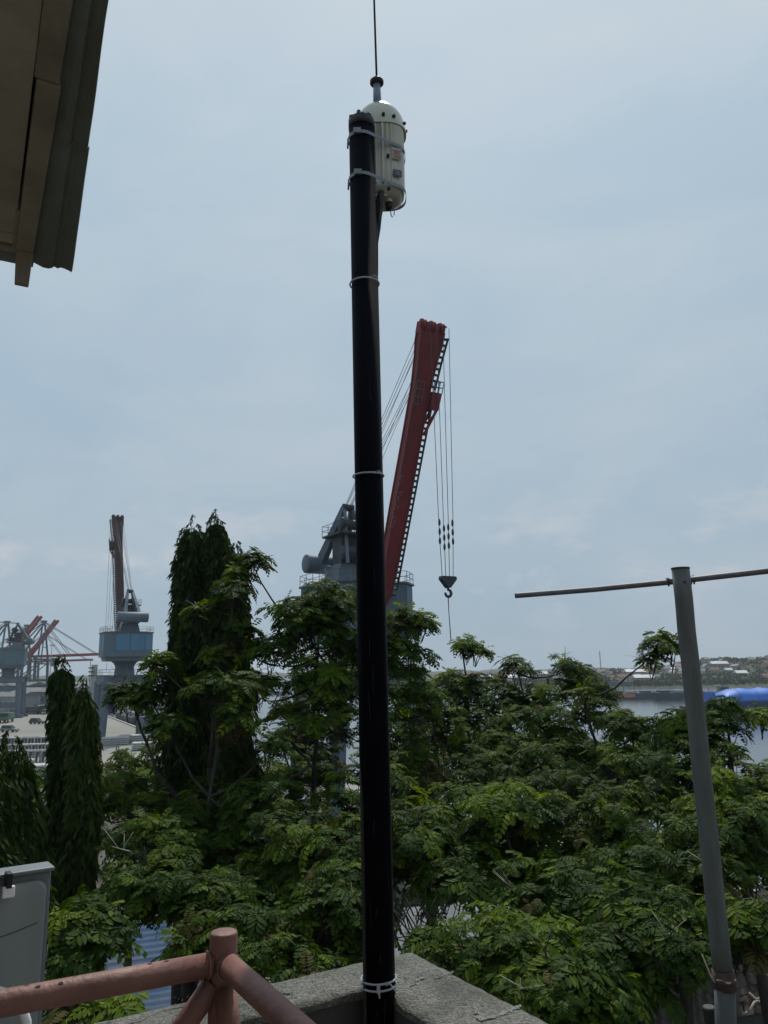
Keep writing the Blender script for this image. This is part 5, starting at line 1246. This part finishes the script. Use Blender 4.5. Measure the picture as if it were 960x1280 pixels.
def filler(rr, x0, x1, y0, y1, Ya, Yb, n, rp=(38, 62), k=13):
    out_ = []
    for i in range(n):
        u_ = (i + rr.random()) / n; v_ = (i * .618 + rr.random() * .15) % 1; px = x0 + (x1 - x0) * v_; py = y0 + (y1 - y0) * u_; Y = Ya + (Yb - Ya) * u_ + rr.uniform(-.9, .9)
        out_.append(cl(px, py, Y, rr.uniform(*rp), k))
    return out_
def G(px, Y, z=LAND): p = at(px, 900, Y); return (p.x, Y, z)
rr = random.Random(11)
GRP = 'feathery leaved trees below the rooftop'
# A: central tree behind the black pole
broad_tree('feathery_tree', 'open branching feathery tree whose top stands before the big crane house', G(395, 17), at(392, 985, 17),
    [cl(400, 748, 16.5, 50, 26), cl(372, 770, 16.2, 40, 20), cl(430, 758, 17, 44, 22), cl(410, 800, 16.8, 60, 26), cl(470, 800, 17, 36, 14), cl(395, 770, 16, 44, 16), cl(345, 812, 16, 38, 13), cl(316, 697, 16.4, 17, 7), cl(300, 715, 16.3, 12, 3), cl(503, 772, 17, 28, 13), cl(522, 775, 17.2, 20, 9), cl(455, 820, 17, 55, 22), cl(490, 850, 17, 50, 20), cl(395, 845, 16, 50, 17), cl(330, 860, 15.6, 30, 9),
     cl(510, 828, 17, 42, 14), cl(430, 895, 15.8, 60, 18), cl(520, 880, 16.4, 50, 16), cl(365, 905, 15.5, 42, 13), cl(318, 812, 16, 16, 5), cl(405, 935, 15, 55, 14), cl(340, 950, 14.5, 40, 10)], 101, GRP)
broad_tree('feathery_tree', 'dark feathery tree behind the open branching one, hiding the big crane legs', G(410, 22), at(410, 985, 21.5),
    [cl(380, 880, 21, 40, 22), cl(410, 860, 21.5, 40, 24), cl(440, 850, 21.5, 40, 24), cl(395, 920, 20.5, 48, 26), cl(445, 900, 21, 48, 26), cl(355, 925, 20, 30, 14), cl(375, 955, 19.5, 45, 24), cl(430, 955, 19.8, 50, 26), cl(330, 965, 19, 30, 14), cl(495, 905, 21, 40, 22), cl(510, 860, 21.5, 30, 16), cl(480, 950, 20, 40, 20), cl(385, 835, 21.5, 28, 14)], 118, GRP)
broad_tree('feathery_tree', 'shaded feathery tree filling in behind the tufted trees right of the black pole', G(600, 23), at(600, 1000, 22.5),
    filler(rr, 500, 690, 900, 985, 23, 20, 14, rp=(34, 48), k=21), 120, GRP)
broad_tree('feathery_tree', 'shaded feathery tree filling in below the river view left of the leaning pole', G(770, 21), at(770, 1020, 20.5),
    filler(rr, 680, 850, 925, 1010, 21, 18, 13, rp=(34, 48), k=22), 121, GRP)
broad_tree('feathery_tree', 'shaded feathery tree behind the one at the right frame edge', G(930, 19), at(930, 1060, 18.5),
    filler(rr, 860, 980, 965, 1060, 19, 16, 12, rp=(34, 50), k=20), 122, GRP)
# B
broad_tree('feathery_tree', 'feathery tree with one separate round tuft just below the hanging hook line', G(610, 19), at(600, 985, 18.6),
    [cl(578, 806, 19, 22, 9), cl(592, 812, 19, 14, 4), cl(560, 850, 18.5, 40, 13), cl(600, 862, 18.5, 40, 13), cl(540, 905, 17.5, 48, 14), cl(590, 915, 17.5, 50, 16), cl(628, 872, 18.2, 36, 12), cl(560, 955, 16.5, 55, 16), cl(610, 965, 16.3, 55, 16), cl(520, 960, 16, 40, 10), cl(575, 885, 18, 45, 14)], 102, GRP)
# C
broad_tree('feathery_tree', 'feathery tree with several small umbrella tufts against the far river bank', G(712, 18.5), at(705, 990, 18.3),
    [cl(648, 832, 18.6, 22, 9), cl(705, 828, 18.3, 22, 8), cl(722, 838, 18.3, 20, 7), cl(690, 862, 18.1, 32, 11), cl(735, 858, 18.1, 32, 12), cl(760, 868, 18.2, 16, 6), cl(655, 885, 17.6, 40, 13), cl(700, 900, 17.4, 45, 14), cl(745, 890, 17.4, 30, 10), cl(650, 940, 16.5, 50, 16), cl(710, 948, 16.3, 52, 16), cl(670, 985, 15.6, 55, 16), cl(735, 990, 15.2, 45, 12)], 103, GRP)
# tuft on a bare branch right (part of the right tree)
broad_tree('feathery_tree', 'feathery tree with a bare branch carrying one leafy tuft left of the leaning pole', G(790, 16.5), at(775, 1000, 16),
    [cl(730, 868, 16.4, 12, 3), cl(820, 800, 16.2, 22, 9), cl(812, 822, 16.2, 16, 5), cl(838, 808, 16.2, 14, 4), cl(790, 905, 16, 32, 13), cl(825, 908, 15.8, 36, 15), cl(765, 900, 16, 22, 8), cl(770, 950, 15.5, 42, 14), cl(830, 965, 15, 50, 16), cl(790, 1000, 14.4, 55, 16), cl(858, 905, 15.6, 30, 12)], 104, GRP)
# D: right edge
broad_tree('feathery_tree', 'feathery tree at the right frame edge in front of the blue covered barge', G(925, 15), at(920, 1040, 14.6),
    [cl(905, 882, 15.4, 14, 5), cl(893, 903, 15.3, 32, 12), cl(870, 935, 15, 40, 14), cl(910, 940, 14.8, 28, 8), cl(950, 892, 15.4, 15, 5), cl(925, 975, 14.2, 45, 14), cl(965, 965, 14.2, 30, 11), cl(885, 990, 14, 50, 16), cl(945, 1020, 13.5, 55, 16), cl(895, 1050, 13, 55, 15), cl(975, 1070, 12.8, 45, 12), cl(985, 1000, 13.8, 40, 12), cl(935, 1095, 12.4, 45, 10)], 105, GRP)
# E/F mid right band
broad_tree('feathery_tree', 'dense feathery tree in the middle right of the greenery', G(690, 13), at(680, 1130, 12.6),
    filler(rr, 600, 790, 1000, 1130, 14.4, 11.6, 13, k=15) , 106, GRP)
broad_tree('feathery_tree', 'dense feathery tree behind the foot of the leaning pole', G(850, 12), at(850, 1150, 11.6),
    filler(rr, 770, 940, 1010, 1160, 13.4, 10.8, 12, k=14), 107, GRP)
# K: directly right and left of the black pole
broad_tree('feathery_tree', 'dense feathery tree just right of the black pole above the parapet corner', G(540, 13), at(540, 1120, 12.4),
    filler(rr, 480, 610, 985, 1100, 14.4, 12, 10, k=14), 108, GRP, yel=.1)
broad_tree('feathery_tree', 'dense feathery tree just left of the black pole', G(400, 12.5), at(395, 1170, 12),
    filler(rr, 325, 450, 985, 1190, 14, 10.6, 12, k=15), 109, GRP, yel=.07)
# G: near low
broad_tree('feathery_tree', 'bright leaved feathery tree nearest the parapet on its outer side', G(650, 9.2), at(645, 1260, 9.4),
    [cl(545, 1170, 10.4, 38, 10), cl(560, 1200, 9.9, 36, 9), cl(610, 1175, 9.8, 52, 14), cl(660, 1165, 9.9, 52, 14), cl(700, 1180, 9.6, 48, 13), cl(640, 1205, 9.3, 56, 14), cl(690, 1215, 9.1, 52, 14), cl(735, 1200, 9.4, 46, 12), cl(705, 1255, 8.8, 56, 14), cl(655, 1245, 8.9, 50, 12), cl(740, 1250, 8.9, 44, 11), cl(770, 1180, 9.8, 36, 10), cl(800, 1205, 9.8, 36, 9)], 110, GRP)
broad_tree('feathery_tree', 'feathery tree with leaves hanging beside the foot of the leaning pole', G(815, 9.4), at(800, 1290, 9),
    [cl(810, 1165, 9.9, 42, 11), cl(845, 1150, 10.2, 36, 9), cl(832, 1190, 9.6, 40, 11), cl(930, 1140, 10.6, 40, 10), cl(965, 1160, 10.6, 36, 8), cl(920, 1165, 10.4, 28, 6)], 111, GRP)
# H: left
broad_tree('feathery_tree', 'broad feathery tree spreading in front of the tall weeping trees', G(255, 14), at(262, 1130, 13.5),
    [cl(270, 860, 14.6, 34, 11), cl(215, 905, 14.4, 24, 8), cl(205, 828, 14.8, 22, 7), cl(290, 890, 14.4, 30, 8), cl(305, 850, 14.8, 24, 7), cl(330, 930, 14.3, 28, 7)] + filler(rr, 130, 330, 975, 1130, 14.8, 12.2, 14, k=13), 112, GRP, yel=.06)
broad_tree('feathery_tree', 'feathery tree low at left above the blue shed roof', G(230, 11.5), at(290, 1210, 11),
    [cl(260, 1120, 11.5, 42, 12), cl(220, 1100, 11.8, 42, 12), cl(310, 1150, 11, 46, 13), cl(355, 1190, 10.4, 42, 11), cl(300, 1190, 10.6, 36, 8), cl(250, 1150, 11, 26, 7), cl(180, 1100, 12, 34, 9), cl(395, 1205, 10.2, 30, 7), cl(230, 1175, 10.8, 20, 5)], 113, GRP, yel=.08)
broad_tree('feathery_tree', 'small feathery tree right beside the grey cabinet', G(95, 9.5), at(100, 1260, 9.4),
    [cl(100, 1150, 9.8, 38, 11), cl(88, 1185, 9.6, 34, 9), cl(132, 1165, 9.9, 26, 7), cl(110, 1265, 9, 36, 9), cl(150, 1262, 9, 22, 5)], 114, GRP)
# trees further off, left
broad_tree('feathery_tree', 'rounded light green tree between the two groups of weeping trees', G(165, 24), at(165, 1010, 23.5),
    [cl(150, 950, 26, 28, 14), cl(185, 945, 26, 26, 13), cl(140, 975, 24, 32, 15), cl(180, 975, 24, 36, 18), cl(210, 960, 25, 24, 10), cl(160, 1005, 22, 36, 16), cl(205, 1000, 22, 30, 12), cl(130, 1010, 22, 26, 10)], 115, GRP)
broad_tree('feathery_tree', 'feathery branch topped tree reaching across the legs of the blue crane', G(215, 17), at(225, 1000, 16.5),
    [cl(168, 868, 17.2, 26, 12), cl(150, 862, 17.4, 16, 5), cl(190, 866, 17, 14, 4), cl(205, 845, 17, 18, 6), cl(200, 890, 16.8, 10, 2)], 116, GRP)
broad_tree('feathery_tree', 'light green tree low at far left beyond the weeping trees', G(60, 22), at(60, 1010, 21.5),
    [cl(48, 972, 23, 24, 10), cl(70, 985, 22, 22, 8), cl(140, 1040, 19, 26, 8), cl(62, 1030, 21, 28, 10)], 117, GRP)
print('SPRAYS', TREES)

def weeping_tree(label, spine, seed, n, stuffn, group, bare=0, topyel=0):
    # spine: list of (px,py,Y,halfwidth_px) from top to bottom
    rr = random.Random(seed); pts_ = [at(px, py, Y) for px, py, Y, h in spine]; rs = [h * Y / 960 for px, py, Y, h in spine]
    base = Vector((pts_[-1].x, pts_[-1].y, LAND)); t = thing('weeping_mast_tree', label, 'tree', base, 0, group); inv = -base
    b = MB(); b.tube([Vector((0, 0, 0))] + [p + inv for p in reversed(pts_)], [.2] + [.16 - .14 * i / len(pts_) for i in range(len(pts_))], 8); b.build('trunk', m_bark, t)
    zs = [p.z for p in pts_]
    def samp(z):
        for i in range(len(zs) - 1):
            if zs[i] >= z >= zs[i + 1]: f_ = (zs[i] - z) / (zs[i] - zs[i + 1]); return pts_[i].lerp(pts_[i + 1], f_), rs[i] * (1 - f_) + rs[i + 1] * f_
        return pts_[-1], rs[-1]
    for k in range(n):
        z = zs[0] - (zs[0] - zs[-1]) * (k + rr.random()) / n; c, r_ = samp(z); a = rr.uniform(0, 6.28); f_ = rr.uniform(.4, .85) + .55 * noise.noise(Vector((math.cos(a) * 1.3, math.sin(a) * 1.3 + seed, z * .75)))
        # leave the far side thinner
        if math.sin(a) > .5 and rr.random() < .5: a = -a
        p = c + Vector((math.cos(a), math.sin(a), 0)) * max(0, (r_ - .12) * f_)
        p.z += .15 + .3 * rr.random()
        s_ = rr.uniform(.65, 1.1) * min(1, .35 + r_ * .8)
        me = WPY if rr.random() < topyel else rr.choice(WP if rr.random() < .72 else WPB)
        o = link('drooping_spray', me, t, p + inv); o.rotation_euler = (rr.uniform(-.15, .15), rr.uniform(-.2, .1), a); o.scale = (s_, s_, s_ * rr.uniform(.8, 1.35))
    b = MB()
    for k in range(stuffn):
        z = zs[0] - (zs[0] - zs[-1]) * rr.random(); c, r_ = samp(z); a = rr.uniform(0, 6.28); rad = r_ * (.25 + .62 * rr.random()) * (1 + .6 * noise.noise(Vector((math.cos(a) * 1.3, math.sin(a) * 1.3 + seed, z * .75))))
        p = c + Vector((math.cos(a) * rad, math.sin(a) * rad, 0)) + inv; ll = rr.uniform(.14, .26); w_ = ll * .17
        d = Vector((rr.gauss(0, .3) + math.cos(a) * .25, rr.gauss(0, .3) + math.sin(a) * .25, -1)).normalized(); s2 = Matrix.Rotation(rr.uniform(0, 3.1), 3, d) @ d.orthogonal().normalized()
        b.add([p, p + d * ll * .4 + s2 * w_, p + d * ll, p + d * ll * .4 - s2 * w_], [(0, 1, 2, 3)])
    o = b.build('inner_leaves', m_leafd, t); o['kind'] = 'stuff'
broad_tree('feathery_tree', 'light green feathery crown growing up in front of the tall weeping trees', G(262, 15.8), at(262, 960, 15.8),
    [cl(292, 732, 15.9, 20, 9), cl(246, 765, 15.8, 14, 5), cl(300, 785, 15.8, 20, 8), cl(278, 818, 15.7, 24, 9), cl(300, 865, 15.5, 22, 8), cl(275, 760, 16, 14, 4)], 119, GRP, trunk_r=.08)
WG = 'tall weeping mast trees at the left'
weeping_tree('tall narrow weeping tree, left of the two highest tops', [(243, 664, 17.5, 12), (241, 680, 17.5, 17), (240, 700, 17.5, 20), (238, 740, 17.5, 23), (238, 790, 17.4, 28), (236, 850, 17.4, 32), (236, 950, 17.3, 34), (238, 1050, 17.2, 36), (240, 1130, 17.2, 30)], 201, 290, 16000, WG)
weeping_tree('tall narrow weeping tree, right of the two highest tops', [(269, 655, 17.2, 10), (270, 668, 17.2, 15), (271, 682, 17.2, 18), (276, 710, 17.2, 22), (284, 770, 17.1, 30), (286, 850, 17.1, 35), (284, 950, 17, 36), (282, 1050, 17, 36), (282, 1130, 17, 30)], 202, 290, 16000, WG)
weeping_tree('third weeping tree, shorter and thicker, right of the two highest tops', [(294, 692, 16.8, 9), (295, 706, 16.8, 15), (293, 760, 16.8, 17), (292, 850, 16.7, 19), (290, 960, 16.6, 22), (290, 1100, 16.6, 24)], 207, 220, 7000, WG)
weeping_tree('short dark weeping tree with rounded top in front of the quay', [(77, 836, 15.2, 9), (77, 850, 15.2, 13), (77, 900, 15.2, 15), (78, 960, 15.1, 17), (80, 1060, 15, 20), (80, 1180, 15, 22)], 203, 170, 7000, WG)
weeping_tree('weeping tree with a brown thinning top beside the rounded one', [(105, 868, 14.2, 8), (105, 885, 14.2, 13), (105, 930, 14.2, 17), (104, 1000, 14.1, 20), (102, 1100, 14, 23), (102, 1220, 14, 24)], 204, 190, 8000, WG, topyel=.18)
weeping_tree('dark weeping tree cut by the left frame edge behind the cabinet', [(10, 945, 13, 10), (12, 965, 13, 26), (18, 1010, 13, 36), (25, 1080, 12.9, 42), (30, 1180, 12.8, 46)], 205, 260, 14000, WG, topyel=.05)
weeping_tree('dark weeping tree half out of frame at the far left', [(-25, 950, 12.2, 12), (-25, 980, 12.2, 34), (-25, 1060, 12.1, 46), (-25, 1180, 12, 50)], 206, 180, 9000, WG)

# tangled dry vines behind the parapet corner
t = thing('dry_vines', 'tangle of bare looping vines just behind the parapet corner', 'vines', (0.4, 11, LAND)); rr = random.Random(77); inv = -Vector((0.4, 11, LAND))
for k in range(22):
    b = MB(); px0 = rr.uniform(440, 520); py0 = rr.uniform(1105, 1150); px1 = px0 + rr.uniform(30, 90); P = []
    for i in range(12):
        u_ = i / 11; P.append(at(px0 + (px1 - px0) * u_ + rr.uniform(-1.5, 1.5), py0 + (25 + 35 * rr.random() * .3 + k * 2.2) * math.sin(u_ * math.pi) + u_ * rr.uniform(-10, 10), 10.6 + rr.uniform(-.05, .05) + .05 * k) + inv)
    b.tube(P, [.012 * (1 - .05 * i) for i in range(12)], 4, cap=False); b.build('vine', m_bark, t)

# undergrowth on the yard
pts = []
rr = random.Random(8)
for k in range(1500):
    x = rr.uniform(-34, 30); y = rr.uniform(6, 58)
    if x > 22 + (45 - y) * .5: continue
    s = rr.uniform(.5, 1.5); pts.append((x, y, LAND + s * .6, s))
tag(leafcloud('undergrowth', pts, .17, m_leafd, per=46, seed=9), 'dark undergrowth filling the shade beneath the trees', 'undergrowth', kind='stuff')

# ================================================================ HAZE
b = MB(); b.box((0, 1000, 44), (4600, 2900, 92))
hz = b.build('haze', None); hz.data.materials.clear()
hm = bpy.data.materials.new('haze'); hm.use_nodes = True; t_ = hm.node_tree
for n_ in list(t_.nodes):
    if n_.type == 'BSDF_PRINCIPLED': t_.nodes.remove(n_)
pv = t_.nodes.new('ShaderNodeVolumePrincipled'); pv.inputs['Color'].default_value = (.93, .97, 1, 1); pv.inputs['Density'].default_value = .00017; pv.inputs['Anisotropy'].default_value = .1
t_.links.new(pv.outputs[0], t_.nodes['Material Output'].inputs['Volume'])
hz.data.materials.append(hm); hz['kind'] = 'stuff'; tag(hz, 'pale sea haze over the harbour', 'haze')
